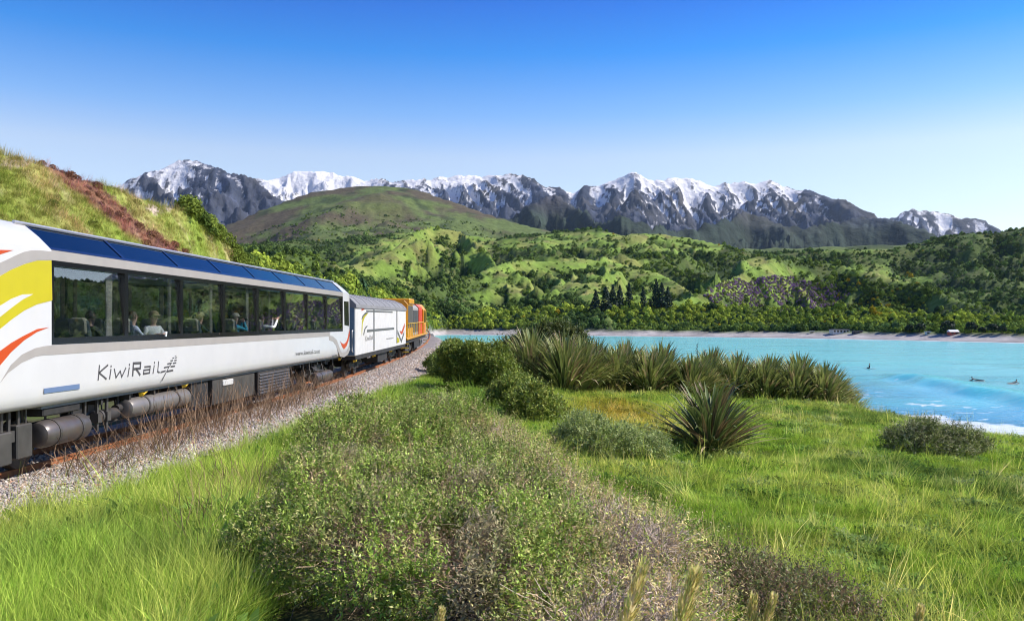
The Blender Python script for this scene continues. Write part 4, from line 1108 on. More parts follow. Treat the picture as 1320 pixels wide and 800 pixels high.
shrub('broadleaf_shrub', 'dark shrub whose leafy top rises behind the flax clumps', [(2.4, 45.5, .7, 2.0, 1.2, 1.35), (.6, 45.5, .6, 1.2, 1.1, 1.1)], 2600, .15, .5, [(0.085, 0.12, 0.03), (0.14, 0.16, 0.045)], [3, 2], 150, mat_=M_gloss, spr=.4, per=7, up_bias=.9)
shrub('grey_shrub', 'pale grey-leaved low shrub in the grass below the solitary flax', [(2.0, 20.4, float(gz(2.0, 20.4))+.2, 1.0, .8, .55), (3.0, 20.6, float(gz(3.0, 20.6))+.12, .7, .6, .42)], 1700, .07, .4, [(0.40, 0.45, 0.17), (0.25, 0.33, 0.09)], [3, 2], 200)
shrub('grey_shrub', 'dark-hearted bush with a pale top, alone on the grassy slope towards the sea', [(11.6, 24.6, float(gz(11.6, 24.6))+.22, .75, .55, .62), (12.7, 24.9, float(gz(12.7, 24.9))+.2, .9, .6, .55)], 1800, .075, .35, [(0.22, 0.26, 0.08), (0.46, 0.44, 0.25), (0.12, 0.16, 0.05)], [3, 2, 3], 300)
for (x, y, s_, lab) in ((-4.35, 52, .75, 'round green bush against the gravel beyond the scrub'), (-4.6, 62, .85, 'green bush on the seaward verge beside the locomotive'), (-5.0, 72, .9, 'green bush by the verge past the locomotive'), (-3.5, 46, .8, 'yellow-green bush between the gravel and the rounded shrub')):
    shrub('verge_bush', lab, [(x, y, float(gz(x, y))+.4*s_, 1.0*s_, 1.2*s_, .85*s_)], 1300, .14, .5, [(0.15, 0.22, 0.045), (0.25, 0.31, 0.06)], [1, 1], 60, spr=.25, per=6)

# ---- New Zealand flax: folded sword leaves arching from a fan
def flax_leaf(L, Wd, th0, bend, dry=0.0):
    k = 8; s = np.linspace(0, 1, k); ang = th0 - bend*s**1.5 - .55*np.clip(s-.7, 0, 1)*bend*3
    dx = np.cos(ang); dz = np.sin(ang); x = np.concatenate([[0], np.cumsum(dx[:-1])])*L/(k-1); z = np.concatenate([[0], np.cumsum(dz[:-1])])*L/(k-1)
    w = Wd*np.interp(s, [0, .15, .6, .9, 1], [.55, .9, 1, .5, .04]); kd = 0.30*np.interp(s, [0, .4, 1], [1.2, .8, .3])
    nx, nz_ = -np.sin(ang), np.cos(ang)
    V = []
    for i in range(k):
        V += [(x[i]+nx[i]*w[i]*kd[i], -w[i]/2, z[i]+nz_[i]*w[i]*kd[i]), (x[i], 0, z[i]), (x[i]+nx[i]*w[i]*kd[i], w[i]/2, z[i]+nz_[i]*w[i]*kd[i])]
    Fc = []
    for i in range(k-1):
        for j in range(2): Fc.append((i*3+j, i*3+j+1, i*3+j+4, i*3+j+3))
    return np.array(V), np.array(Fc)
def flax_cols(base, edge, n=8):
    return np.array([c for i in range(n) for c in (edge, base, edge)])
FX = [((.095, .150, .036), (.22, .25, .085)), ((.155, .220, .048), (.32, .34, .11)), ((.24, .30, .070), (.46, .44, .16)), ((.46, .36, .17), (.62, .50, .28)), ((.085, .100, .045), (.36, .22, .11))]
def flax_clump(label, x, y, h, nl, spread, group=None, single=False, wl=.075):
    z = float(gz(x, y)); e = tag(empty('flax_bush', (x, y, z-.03)), label, 'flax bush', group)
    Vs, Fs, Cs, off = [], [], [], 0
    protos = []
    if single:
        for q in range(18):
            th = R(np.interp(q, [0, 17], [82, 18])); ci = random.choices(range(5), [4, 2, 1, 1, 5])[0] if q < 13 else random.choices(range(5), [2, 1, 1, 4, 3])[0]
            V, Fc = flax_leaf(h*random.uniform(.85, 1.15), wl*random.uniform(.8, 1.2), th, random.uniform(.15, .9)); 
            protos.append(np_mesh('leaf', V, Fc, [M_flax], True, flax_cols(*FX[ci])))
    for i in range(nl):
        u = (i+.5)/nl; a = random.uniform(0, 2*math.pi); el = u**1.15; rb = spread*el*random.uniform(.4, 1.0)
        if single:
            me = protos[min(17, int(el*18*random.uniform(.85, 1.0)))]
            o = link('leaf', me, e); o.location = (rb*math.cos(a)*.6, rb*math.sin(a)*.6, random.uniform(0, .06))
            o.rotation_euler = (random.uniform(-.12, .12), random.uniform(-.08, .08), a+random.uniform(-.3, .3)); s_ = random.uniform(.75, 1.08); o.scale = (s_, s_*random.uniform(.8, 1.3), s_)
        else:
            L = h*random.uniform(.75, 1.12)*(1.05-.25*el); th = R(88 - 50*el + random.uniform(-8, 8))
            V, Fc = flax_leaf(L, wl*random.uniform(.75, 1.25), th, random.uniform(.15, .7)+.7*el*random.random())
            ca, sa = math.cos(a+random.uniform(-.3, .3)), math.sin(a+random.uniform(-.3, .3))
            V = np.stack([V[:, 0]*ca - V[:, 1]*sa + rb*math.cos(a), V[:, 0]*sa + V[:, 1]*ca + rb*math.sin(a), V[:, 2]], 1)
            ci = random.choices(range(5), [3, 4, 5, .8 + 1.2*el, 1])[0]
            Vs.append(V); Fs.append(Fc+off); off += len(V); Cs.append(flax_cols(*FX[ci])*random.uniform(.8, 1.2))
    if not single:
        o = link('leaves', np_mesh('leaves', np.concatenate(Vs), np.concatenate(Fs), [M_flax], True, np.concatenate(Cs)), e); tag(o, kind='stuff')
    mb = MB(); mb.tube([(0, 0, -.06), (0, 0, .05), (.02, .01, .14)], [spread*.5, spread*.42, spread*.12], 9); mb.build('root_crown', M_bark, e)
    return e
flax_clump('solitary dark bronze-green flax bush standing alone in the grass', 5.35, 23.0, 1.95, 298, .70, single=True, wl=.09)
row = 'flax bushes in a row along the bank'
same = 'olive-green flax bush crowding its neighbours in the row along the bank above the sea'
tall = 'tallest flax bush, next to the rounded glossy shrub'
flax_clump(tall, 2.5, 40.5, 2.75, 480, .95, row, wl=.095)
for (x, y, h) in ((1.0, 42.3, 2.5), (4.3, 43.8, 2.1), (5.9, 44.2, 2.15), (7.6, 43.8, 2.2), (8.9, 42.4, 1.75), (10.7, 45.8, 2.15), (12.2, 46.0, 1.95), (13.8, 45.6, 1.9), (15.3, 45.6, 2.0), (16.6, 45.3, 1.95), (17.7, 46.2, 1.8), (3.4, 41.6, 2.2), (5.2, 42.6, 1.9), (6.8, 42.3, 1.9), (9.9, 44.0, 1.9), (11.5, 44.3, 1.8), (13.0, 44.2, 1.75), (14.6, 44.1, 1.7), (16.0, 43.9, 1.6)):
    flax_clump(same, x, y, h*1.16, 480, .95, row, wl=.11)
# flower stalks standing out of the row
for (x, y, px2, py2) in ((9.8, 43.9, 898, 444), (10.4, 44.1, 908, 452), (14.6, 45.9, 1000, 468)):
    z = float(gz(x, y)); e = tag(empty('flax_stalk', (x, y, z)), 'thin dark flower stalk leaning out of the flax row', 'flower stalk', 'flax flower stalks')
    tip = Vector(P(px2, py2, y)) - Vector((x, y, z)); mb = MB(); mb.tube([(0, 0, 0), tip*.6+Vector((0, 0, .15)), tip], [.02, .015, .008], 5); mb.build('stem', M_bark, e)
    mb = MB()
    for k in range(7):
        q = tip*(.72+.045*k); mb.tube([q, q+Vector((random.uniform(-.14, .14), 0, .10))], [.02, .012], 5)
    mb.build('flowers', M_bark, e)

# ---- grass: tufts instanced over the ground
def tuft(nb, h, spread, w, lean, straw=0.15, curl=.5):
    k = 5; a = rng.uniform(0, 6.283, nb); L = h*rng.uniform(.55, 1.2, nb); th = R(90) - np.abs(rng.normal(0, R(24), nb))
    bend = rng.uniform(.1, 1.0, nb)*curl*2.0
    s = np.linspace(0, 1, k); ang = th[:, None] - bend[:, None]*s[None]**1.5
    r_ = np.concatenate([np.zeros((nb, 1)), np.cumsum(np.cos(ang[:, :-1]), 1)], 1)*L[:, None]/(k-1); z = np.concatenate([np.zeros((nb, 1)), np.cumsum(np.sin(ang[:, :-1]), 1)], 1)*L[:, None]/(k-1)
    b0 = rng.normal(0, spread, (nb, 2))
    x = b0[:, :1] + r_*np.cos(a)[:, None] + lean*z**1.5; y = b0[:, 1:] + r_*np.sin(a)[:, None]
    c = np.stack([x, y, z], 2)
    side = np.stack([-np.sin(a), np.cos(a), np.zeros(nb)], 1)[:, None, :]*(w*rng.uniform(.6, 1.3, nb))[:, None, None]*np.interp(s, [0, .5, 1], [.9, 1, .08])[None, :, None]/2
    V = np.stack([c-side, c+side], 2).reshape(-1, 3)
    i = (np.arange(nb)[:, None]*k*2 + np.arange(k-1)[None]*2).ravel(); Fc = np.stack([i, i+1, i+3, i+2], 1)
    isst = rng.random(nb) < straw
    col = np.where(isst[:, None], np.array([2.1, 1.55, 2.4]), np.array([1.0, 1.0, 1.0]))*rng.uniform(.7, 1.3, (nb, 1))
    C = np.repeat(col, k*2, 0); zz = np.tile(np.repeat(s, 2), nb)[:, None]
    C = C*(1 + zz*np.array([.35, .22, .3]))
    return np_mesh('tuft', V, Fc, [M_grass], True, C)
T_long = [tuft(40, .50, .08, .0085, l_, .16, .65) for l_ in (.1, .35, .2, .5)]
T_short = [tuft(46, .20, .11, .009, .12, .04, .8) for _ in range(4)]
def weed():
    n = 70; a = rng.uniform(0, 6.28, n); r_ = rng.random(n)**.6*.16; b = np.stack([r_*np.cos(a), r_*np.sin(a), rng.uniform(.02, .16, n)], 1)
    d_ = unit(np.stack([np.cos(a)*.8, np.sin(a)*.8, rng.uniform(.1, 1.0, n)], 1) + rng.normal(size=(n, 3))*.3); L = rng.uniform(.04, .09, n)
    V, Fc = leaves_np(b, d_, np.tile([0, 0, 1.], (n, 1)) + rng.normal(size=(n, 3))*.3, L, L*.55); C = np.repeat(rng.uniform(.55, 1.1, (n, 1))*np.array([.8, .85, 1.3]), 4, 0)
    return np_mesh('weed', V, Fc, [M_grass], False, C)
T_weed = [weed() for _ in range(3)]
T_seed = [tuft(10, .80, .05, .006, .45, .9, .35) for _ in range(2)]
T_dry = [tuft(26, .42, .12, .007, .1, .5, .6) for _ in range(2)]
def rnd_pts(n, y0, y1, pw=1.0):
    y = y0*(y1/y0)**rng.random(n) if pw == 0 else (y0**(1-pw) + (y1**(1-pw)-y0**(1-pw))*rng.random(n))**(1/(1-pw)) if pw != 1 else y0*(y1/y0)**rng.random(n)
    x = rng.uniform(-.78, .78, n)*(y+1.5)
    return x, y
def mask_scrub(x, y):
    """1 inside the central band of bushes"""
    c = np.interp(y, [6, 8, 10, 14, 20, 27, 34], [-.9, -.9, -.9, -1.2, -2.2, -2.6, -2.6]); w = np.interp(y, [6, 7.9, 9, 14, 20, 27, 33], [1.0, 1.4, 2.5, 2.4, 1.9, 1.2, .3])
    return sstep(1.1, .75, np.abs(x-c)/w)
x, y = rnd_pts(200000, 2.6, 70, 1.0)
d = x - trackx(y); e = edge_dist(x, y)
ok = (e > -1.2) & (d > np.interp(y, [14, 19, 28, 40], [2.25, 2.6, 3.0, 3.3]) + .5*fbm(x*.9, y*.9, 2)) & in_view(x, y)
sc = mask_scrub(x, y); ok &= rng.random(len(x)) > sc*.97; ok &= ~((y < 8.3) & (x > -2.5 + .25*fbm(x*2, y*2, 2)) & (x < 1.2) & (y > 4.5))
x, y, d, e = x[ok], y[ok], d[ok], e[ok]; n = len(x)
z = gz(x, y)
left = sstep(-1.2, -3.0, x + .10*np.maximum(y-9, 0)); far_ = sstep(10, 45, y)
n1, n2, n3 = fbm(x/3.2, y/3.2, 3), fbm(x/1.1, y/1.1, 2), fbm(x/8+7, y/8, 3)
lush, yell, deep, brwn = np.array([.235, .370, .040]), np.array([.335, .425, .066]), np.array([.130, .225, .036]), np.array([.44, .41, .17])
k1 = sstep(-.25, .35, n1)[:, None]; T = lush*(1-k1) + yell*k1
k2 = sstep(.08, .45, n3 - .3*n2)[:, None]*.8; T = T*(1-k2) + deep*k2
ob = np.exp(-((x-3.9)/1.5)**2-((y-31)/5)**2)[:, None]*.75; T = T*(1-ob) + np.array([.40, .28, .03])*ob       # ochre patch by the flax
kb = (sstep(.22, .5, n2+.35*n1)*(1-.5*left))[:, None]*.35; T = T*(1-kb) + brwn*kb
ks = sstep(2.5, .3, e)[:, None]*.5; T = T*(1-ks) + brwn*ks
T = T*(1 + .45*n2[:, None])*np.where((x > 0)[:, None], np.array([1.12, 1.12, 1.12]), np.array([.86, 1.0, .9]))*rng.uniform(.72, 1.28, (n, 1))
islong = rng.random(n) < left*.80 + .008
idx = np.where(islong, rng.integers(0, 4, n), rng.integers(4, 8, n))
sd_ = rng.random(n) < .014 + .17*left; idx = np.where(sd_, rng.integers(8, 10, n), idx)
dr_ = rng.random(n) < .02 + .3*sstep(1.5, 0, e); idx = np.where(dr_, rng.integers(10, 12, n), idx)
wd_ = (rng.random(n) < .10 + .30*sstep(.05, .4, fbm(x/2.2+5, y/2.2, 2))) & (~islong | (rng.random(n) < .5)); idx = np.where(wd_, rng.integers(12, 15, n), idx)
scl = rng.uniform(.45, 1.0, n)*np.where(islong, 1.2, 1)*(1 + .55*n1 + .45*n2 + .5*far_)*np.where(d < 3.6, .7, 1)
scl = np.where(wd_ & (left > .5), scl*1.9, scl)
scl = np.where(sd_, rng.uniform(.75, 1.15, n), scl)
rot = np.stack([rng.normal(0, .20, n), rng.normal(.06, .20, n), rng.normal(0, 1.3, n)], 1)
scatter('grass', np.stack([x, y, z-.02], 1), rot, scl, T, T_long+T_short+T_seed+T_dry+T_weed, idx, 'long and short green grass covering the bank between the railway and the sea', 'grass')
NGRASS = n

# ---- dry weeds standing in the gravel beside the train
wp = [(float(railx(y_))+o_, y_, h_) for y_, o_, h_ in ((15.6, .9, .7), (17.4, 1.0, .9), (18.8, .8, 1.15), (20.2, 1.0, 1.2), (21.8, .8, 1.1), (23.6, 1.1, 1.1), (25.5, .9, 1.2), (27.6, 1.0, 1.1), (30.0, .9, .9), (33.0, 1.0, .7))] + [(-3.9, 11.6, .95), (-4.3, 13.4, .95)]
for i, (x, y, h) in enumerate(wp):
    z = float(gz(x, y)); o0 = np.array([x, y, z]); nt_ = 150
    st = np.stack([rng.normal(0, .35, nt_), rng.normal(0, .75, nt_), np.zeros(nt_)], 1)
    top = st + np.stack([rng.normal(0, .30, nt_), rng.normal(0, .35, nt_), h*rng.uniform(.35, 1.05, nt_)], 1)
    s = np.linspace(0, 1, 6)[None, :, None]; path = st[:, None]*(1-s) + top[:, None]*s + np.cumsum(rng.normal(size=(nt_, 6, 3))*.028, 1); path[:, 0] = st
    V, Fc = ribbons_np(path, rng.uniform(.009, .017, nt_))
    C = np.repeat(np.array([.26, .165, .10])*rng.uniform(.6, 1.5, (nt_, 1)), 12, 0)
    dw = tag(empty('dry_weed', tuple(o0)), 'bare brown weed stems standing in the gravel beside the train' if i < 10 else 'tall dry brown stalks in the green grass left of the largest tangled bush', 'dry weed', 'dead weeds along the ballast' if i < 10 else 'dry stalks beside the bush')
    tag(link('stems', np_mesh('stems', V, Fc, [M_twig], False, C), dw), kind='stuff')

# ---- ballast stones
def stone(seed):
    import bmesh
    bm = bmesh.new(); bmesh.ops.create_icosphere(bm, subdivisions=1, radius=.5); r2 = random.Random(seed)
    for v in bm.verts: v.co = Vector((v.co.x*1.15, v.co.y*.95, v.co.z*.75))*r2.uniform(.7, 1.2)
    me = bpy.data.meshes.new('stone'); bm.to_mesh(me); bm.free(); me.materials.append(M_stone)
    a = me.attributes.new('col', 'FLOAT_COLOR', 'POINT'); a.data.foreach_set('color', np.ones(len(me.vertices)*4, np.float32)); return me
n = 60000; y = (9.5**.1 + (75**.1-9.5**.1)*rng.random(n))**10; dd = rng.uniform(.62, 4.0, n); dd = np.where(rng.random(n) < .06, rng.uniform(-.5, .5, n), dd)
x = trackx(y)+dd; ok = (rng.random(n) < np.where(dd < 2.9, 1, .35)) & in_view(x, y); x, y = x[ok], y[ok]; n = len(x)
pal = np.array([(.38, .33, .29), (.50, .43, .38), (.24, .21, .195), (.46, .36, .27), (.38, .24, .17), (.60, .54, .48)])
T = pal[rng.choice(6, n, p=[.28, .2, .2, .16, .10, .06])]*rng.uniform(.8, 1.2, (n, 1))
scatter('ballast_gravel', np.stack([x, y, gz(x, y)+.008], 1), rng.uniform(0, 6.28, (n, 3)), rng.uniform(.035, .075, n)*(1+.012*y), T, [stone(i) for i in range(5)], None, 'grey and tan crushed stone ballast along the track', 'gravel')

# ---- young pine close by, only its upright shoots reach into view
pn = tag(empty('young_pine', (.62, 2.05, float(gz(.62, 2.05)))), 'young pine whose pale upright shoots stand at the edge of the grass', 'pine tree')
pz = float(gz(.62, 2.05))
def shoot(px_, py_, Y_, Ln, wid):
    tip = Vector(P(px_, py_, Y_)) - Vector((.62, 2.05, pz)); lean = Vector((random.uniform(.10, .30), random.uniform(-.05, .05), 1)).normalized()
    b0 = tip - lean*Ln
    mb = MB(); mb.tube([b0, tip-lean*.02, tip], [wid*.20, wid*.15, wid*.03], 7); so = mb.build('shoot', mat('pine_candle', (.80, .62, .32), .7, var=.2, vscale=40), pn)
    n = 460; u = rng.random(n)**.8; a = rng.uniform(0, 6.28, n); L3 = np.array(lean); s1 = unit(np.cross(L3, [0, 1, .1])); s2 = np.cross(L3, s1)
    out = s1[None]*np.cos(a)[:, None] + s2[None]*np.sin(a)[:, None]
    base = np.array(b0)[None] + L3[None]*(u*Ln)[:, None] + out*wid*.2
    dv = unit(L3[None]*1.0 + out*(.38+.45*(1-u))[:, None] + rng.normal(size=(n, 3))*.14); Lf = wid*rng.uniform(.8, 1.6, n)*(1.25-.75*u)
    V, Fc = leaves_np(base, dv, out, Lf, Lf*.09+.0016)
    C = pick([(.85, .72, .27), (.50, .53, .15), (.90, .74, .38)], [3, 3, 2], n)
    tag(link('needles', np_mesh('needles', V, Fc, [M_needle], False, np.repeat(C, 4, 0)), so), kind='stuff')
    return b0
mb = MB(); ends = []
for a in ((830, 725, 2.0, .26, .034), (897, 735, 1.95, .24, .038), (972, 767, 2.1, .18, .024), (998, 768, 2.1, .16, .022), (1187, 782, 2.2, .12, .022), (570, 786, 2.2, .10, .022)): ends.append(shoot(*a))
mb.tube([(0, 0, 0), (.0, .0, .8), (.02, .0, 1.55)], [.035, .025, .014], 8)
for b0 in ends:
    k = Vector((0, 0, max(.4, b0.z-.45))); mb.tube([k, k.lerp(b0, .6)-Vector((0, 0, .06)), b0], [.014, .011, .008], 6)
mb.build('trunk', M_bark, pn)
# ================================================================== FAR VEGETATION
def crown_mesh(seed, nt_=230, sx=1., sz=1., size=.34, conifer=False):
    r2 = np.random.default_rng(seed)
    d = unit(r2.normal(size=(nt_, 3))); d[:, 2] = np.where(d[:, 2] < -.35, -d[:, 2], d[:, 2])
    if conifer:
        h = r2.random(nt_)**.85; a = r2.uniform(0, 6.28, nt_); rr2 = (1-h)**.85*.42*r2.uniform(.55, 1.1, nt_)+.02
        p = np.stack([rr2*np.cos(a), rr2*np.sin(a), h*2.0], 1); d = unit(np.stack([np.cos(a), np.sin(a), .35+0*a], 1)); sz_ = size*(1.1-.6*h)
    else:
        lump = 1 + .30*fbm(d[:, 0]*2.2+seed, d[:, 1]*2.2+d[:, 2]*1.7, 2)
        p = d*lump[:, None]*np.array([sx, sx, sz])*r2.uniform(.8, 1.05, (nt_, 1)); p[:, 2] += sz*.55; sz_ = size*r2.uniform(.6, 1.3, nt_)
    nrm = unit(d + r2.normal(size=(nt_, 3))*.45)
    t1 = unit(np.cross(nrm, r2.normal(size=(nt_, 3)))); t2 = np.cross(nrm, t1)
    s_ = sz_[:, None]
    V = np.stack([p - t1*s_*.6, p + t2*s_*.55 + nrm*s_*.1, p + t1*s_*.6, p - t2*s_*.55 + nrm*s_*.1], 1).reshape(-1, 3)
    Fc = np.arange(nt_*4).reshape(nt_, 4); C = np.repeat(r2.uniform(.65, 1.35, (nt_, 1))*np.array([1, 1, 1]), 4, 0)
    return V, Fc, C
def crown_me(*a, **k):
    V, Fc, C = crown_mesh(*a, **k); return np_mesh('crown', V, Fc, [M_crown], False, C)
CROWNS = [crown_me(i, 170, 1.0, [.9, 1.15, .75, 1.3][i]) for i in range(4)]
Zh, Lh = HGRID[2], HGRID[3]
el = (Zh+3.0-CAMZ)/rr_h[:, None]; vis = el >= (np.maximum.accumulate(el, 0) - .0035)
def far_points(n, r0, r1, pw):
    a = rng.uniform(R(-35), R(37), n); r = r0*(r1/r0)**(rng.random(n)**pw)
    ia = np.clip(np.interp(a, az_h, np.arange(len(az_h))).astype(int), 0, len(az_h)-1); ir = np.clip(np.interp(r, rr_h, np.arange(len(rr_h))).astype(int), 0, len(rr_h)-1)
    ok = vis[ir, ia]; a, r = a[ok], r[ok]; z, l = hill_z(a, r); return a, r, z, l
a, r, z, l = far_points(520000, 170, 2700, 1.0)
conc = CONC[np.clip(np.interp(r, rr_h, np.arange(len(rr_h))).astype(int), 0, len(rr_h)-1), np.clip(np.interp(a, az_h, np.arange(len(az_h))).astype(int), 0, len(az_h)-1)]
x, y = r*np.sin(a), r*np.cos(a); px = pxof(x, y); py = HZ - F*(z-CAMZ)/y; inl = r - shore_r(px)
g = np.clip(grass_at(px, py, x, y, l) - .28*np.clip(conc, -1, 3)*(l != 8), 0, 1)
n1, n2 = fbm(x/40, y/40, 3), fbm(x/130, y/130, 3)
prob = np.where(l == 8, .04 + .5*sstep(.1, .4, n1)*(py > 262), np.clip(1 - g*1.02, .0, 1)*np.where(l == 0, 1, .18 + .82*sstep(-.15, .12, n1)))
prob = np.maximum(prob, .05*(l != 8))
hs_gap = (inl < 62) & (((px > 1038) & (px < 1118)) | ((px > 1190) & (px < 1203)) | ((px > 1222) & (px < 1240)))   # clearings kept round the houses
prob *= np.where((inl < 29) & (px > 535), 0, 1) * np.where(hs_gap, 0, 1) * np.where(px < 535, (r > 190), 1)
keep = rng.random(len(x)) < prob; x, y, z, l, px, py, r, n1, n2, g, inl = [q[keep] for q in (x, y, z, l, px, py, r, n1, n2, g, inl)]
n = len(x)
bright, mid, dark, dkb = np.array([.38, .45, .065]), np.array([.200, .275, .050]), np.array([.098, .150, .042]), np.array([.044, .082, .038])
k = sstep(-.25, .25, n1 + rng.normal(0, .22, n))[:, None]
shore_c = bright*(1-k) + mid*k; hill_c = (mid*1.05)*(1-k) + dark*1.25*k; right_c = dark*1.9*(1-k) + dark*.95*k
isn = (l == 0)[:, None]; isr = ((l == 6) | (l == 7))[:, None]
T = np.where(isn, shore_c, np.where(isr, right_c, hill_c))
sr = (l == 5)[:, None]; kk = k*.6; T = np.where(sr, (mid*1.1)*(1-kk) + dark*kk, T)
T = np.where((rng.random(n) < .10)[:, None], dkb*1.1, T)
pur = (((px-1000)/88)**2 + ((py-379)/21)**2 < 1.1 + .5*n1) & (rng.random(n) < .5)
T = np.where(pur[:, None], np.array([.22, .17, .22])*rng.uniform(.7, 1.3, (n, 1)), T)
gor = (((px-1120)/110)**2 + ((py-378)/34)**2 < 1) & (rng.random(n) < .07) | (rng.random(n) < .003)
T = np.where(gor[:, None], np.array([.42, .32, .03]), T)
T = T*rng.uniform(.75, 1.25, (n, 1))
s_ = np.clip(np.exp(rng.normal(.22, .38, n)), .6, 3.4)*(1+.5*n2)*np.interp(r, [170, 350, 700, 1500, 2700], [.6, .8, 1.0, 1.3, 2.0]); s_ = np.where(pur, s_*.5, s_); s_ = np.where(g > .6, s_*.8, s_)
scl = np.stack([s_, s_, s_*rng.uniform(.75, 1.25, n)], 1)
scatter('hill_bush', np.stack([x, y, z-.4], 1), np.stack([0*x, 0*x, rng.uniform(0, 6.28, n)], 1), scl, T, CROWNS, None, 'dense green bush covering the hills across the bay', 'woodland')
NFOREST = n

# purple-flowering patch needs its own denser low cover
a, r, z, l = far_points(240000, 560, 1000, 1.0); x, y = r*np.sin(a), r*np.cos(a); px = pxof(x, y); py = HZ - F*(z-CAMZ)/y
ok = (((px-1000)/90)**2 + ((py-379)/22)**2 < 1 + .8*fbm(x/25, y/25, 3)) & (l == 5) & (rng.random(len(x)) < .75); x, y, z = x[ok], y[ok], z[ok]; n = len(x)
T = np.where((rng.random(n) < .68)[:, None], np.array([.30, .19, .32]), np.array([.22, .26, .07]))*rng.uniform(.7, 1.3, (n, 1))
scatter('purple_scrub', np.stack([x, y, z-.2], 1), np.stack([0*x, 0*x, rng.uniform(0, 6.28, n)], 1), rng.uniform(.6, 1.25, n), T, CROWNS, None, 'mauve flowering scrub on the face of the grassy spur', 'scrub')

# ---- inland hillside: tussock grass, rust scrub and dark bushes on its crest
n = 42000; a = rng.uniform(R(-40), R(-15), n); r = rng.uniform(26, 125, n); x, y = r*np.sin(a), r*np.cos(a)
z = hs_z(a, r, x, y); px = pxof(x, y); py = HZ - F*(z-CAMZ)/y
ok = (z > .3) & (trackx(y)-x > 3.4); x, y, z, px, py, r = [q[ok] for q in (x, y, z, px, py, r)]; n = len(x)
T, bandm = hs_cols(px, py, x, y)
T = np.where((bandm > .5)[:, None], np.where((rng.random(n) < .4)[:, None], np.array([.34, .16, .09]), np.array([.21, .13, .10])), T)*rng.uniform(.75, 1.3, (n, 1))
scl = rng.uniform(1.0, 2.0, n)*np.where(bandm > .5, .9, 1)
scatter('hillside_grass', np.stack([x, y, z-.05], 1), np.stack([rng.normal(0, .2, n), rng.normal(.25, .2, n), rng.normal(0, .6, n)], 1), scl, T, T_short+T_dry, None, 'coarse yellow-green tussock grass and rust-brown scrub on the hillside above the train', 'grass')
n = 5200; a = rng.uniform(R(-36), R(-15), n); r = rng.uniform(45, 125, n); x, y = r*np.sin(a), r*np.cos(a); z = hs_z(a, r, x, y); px = pxof(x, y); py = HZ - F*(z-CAMZ)/y
crest_py = np.interp(px, [p_[0] for p_ in HS], [p_[1] for p_ in HS])
dkm = (px > 238) & (px < 345) & (py - crest_py < 4 + .30*(px-236)) & (z > .5)
bandm = hs_cols(px, py, x, y)[1] > .5
ok = (dkm | (bandm & (rng.random(n) < .7)) | (rng.random(n) < .03)) & (z > .5) & (trackx(y)-x > 4); x, y, z, px, dkm, bandm = [q[ok] for q in (x, y, z, px, dkm, bandm)]; n = len(x)
T = np.where(dkm[:, None], np.where((rng.random(n) < .5)[:, None], np.array([.085, .13, .03]), np.array([.17, .22, .04])), np.where(bandm[:, None], np.array([.22, .11, .065]), np.array([.18, .21, .045])))*rng.uniform(.75, 1.25, (n, 1))
s_ = np.where(dkm, rng.uniform(.6, 1.3, n), rng.uniform(.2, .45, n))
CR2 = [crown_me(20+i, 420, 1.0, .9, size=.17) for i in range(3)]
scatter('hillside_scrub', np.stack([x, y, z-.1], 1), np.stack([0*x, 0*x, rng.uniform(0, 6.28, n)], 1), s_, T, CR2, None, 'dark bushes and rust-coloured scrub growing on the hillside above the train', 'scrub')

# ---- single trees across the bay
M_tree = veg('single_tree_foliage', .15, .6, .15)
def far_tree(name, label, px, py, hpx, dist, conifer, tint, group, wide=1.0):
    if dist is None: dist = (float(shore_r(px))+28)*math.cos(math.atan((px-660)/F)); py = 431
    p = P(px, py, dist); h = hpx/F*dist; e = tag(empty(name, tuple(p)), label, 'tree', group)
    z0, _ = hill_z(np.array([math.atan2(p[0], p[1])]), np.array([math.hypot(p[0], p[1])])); e.location.z = float(z0[0])-.3
    h = float(h + max(0, p[2]-float(z0[0]))) if conifer else float(h)
    sd2 = random.randint(0, 9999)
    if conifer: V, Fc, C = crown_mesh(sd2, 420, size=.15, conifer=True); V = V*np.array([h/2*wide, h/2*wide, h/2]) + np.array([0, 0, h*.08])
    else: V, Fc, C = crown_mesh(sd2, 420, 1.0, 1.0, size=.26); V = V*np.array([h*.42*wide, h*.42*wide, h*.40]) + np.array([0, 0, h*.22])
    link('crown', np_mesh('crown', V, Fc, [M_tree], False, C*np.array(tint)), e)
    mb = MB(); mb.tube([(0, 0, -1.0), (0, 0, h*.4), (0, 0, h*.8)], [h*.03, h*.02, h*.008], 6); mb.build('trunk', M_bark, e)
for (px, py, hp, ds, wd) in ((768, 391, 15, 640, 1.5), (781, 393, 22, 640, 1.4), (790, 395, 26, 642, 1.2), (799, 396, 27, 644, 1.2), (811, 396, 29, 645, 1.0), (829, 402, 26, 640, 1.05), (838, 406, 14, 632, 1.4), (846, 407, 36, 632, 1.0), (853, 407, 33, 630, 1.25), (861, 407, 27, 630, 1.2)):
    far_tree('pine_tree', 'dark pine in the small stand above the bushy slope across the bay', px, py, hp, ds, True, (.020, .042, .028), 'pines above the far shore', wd)
for (px, hp, ds) in ((1173, 13, 478), (1186, 15, 474), (1222, 20, 466), (1252, 17, 458), (1266, 11, 455), (1280, 16, 452), (1292, 12, 450)):
    far_tree('beach_tree', 'dark round tree standing behind the far beach', px, 432, hp, None, False, (.022, .040, .022), 'dark trees behind the far beach')

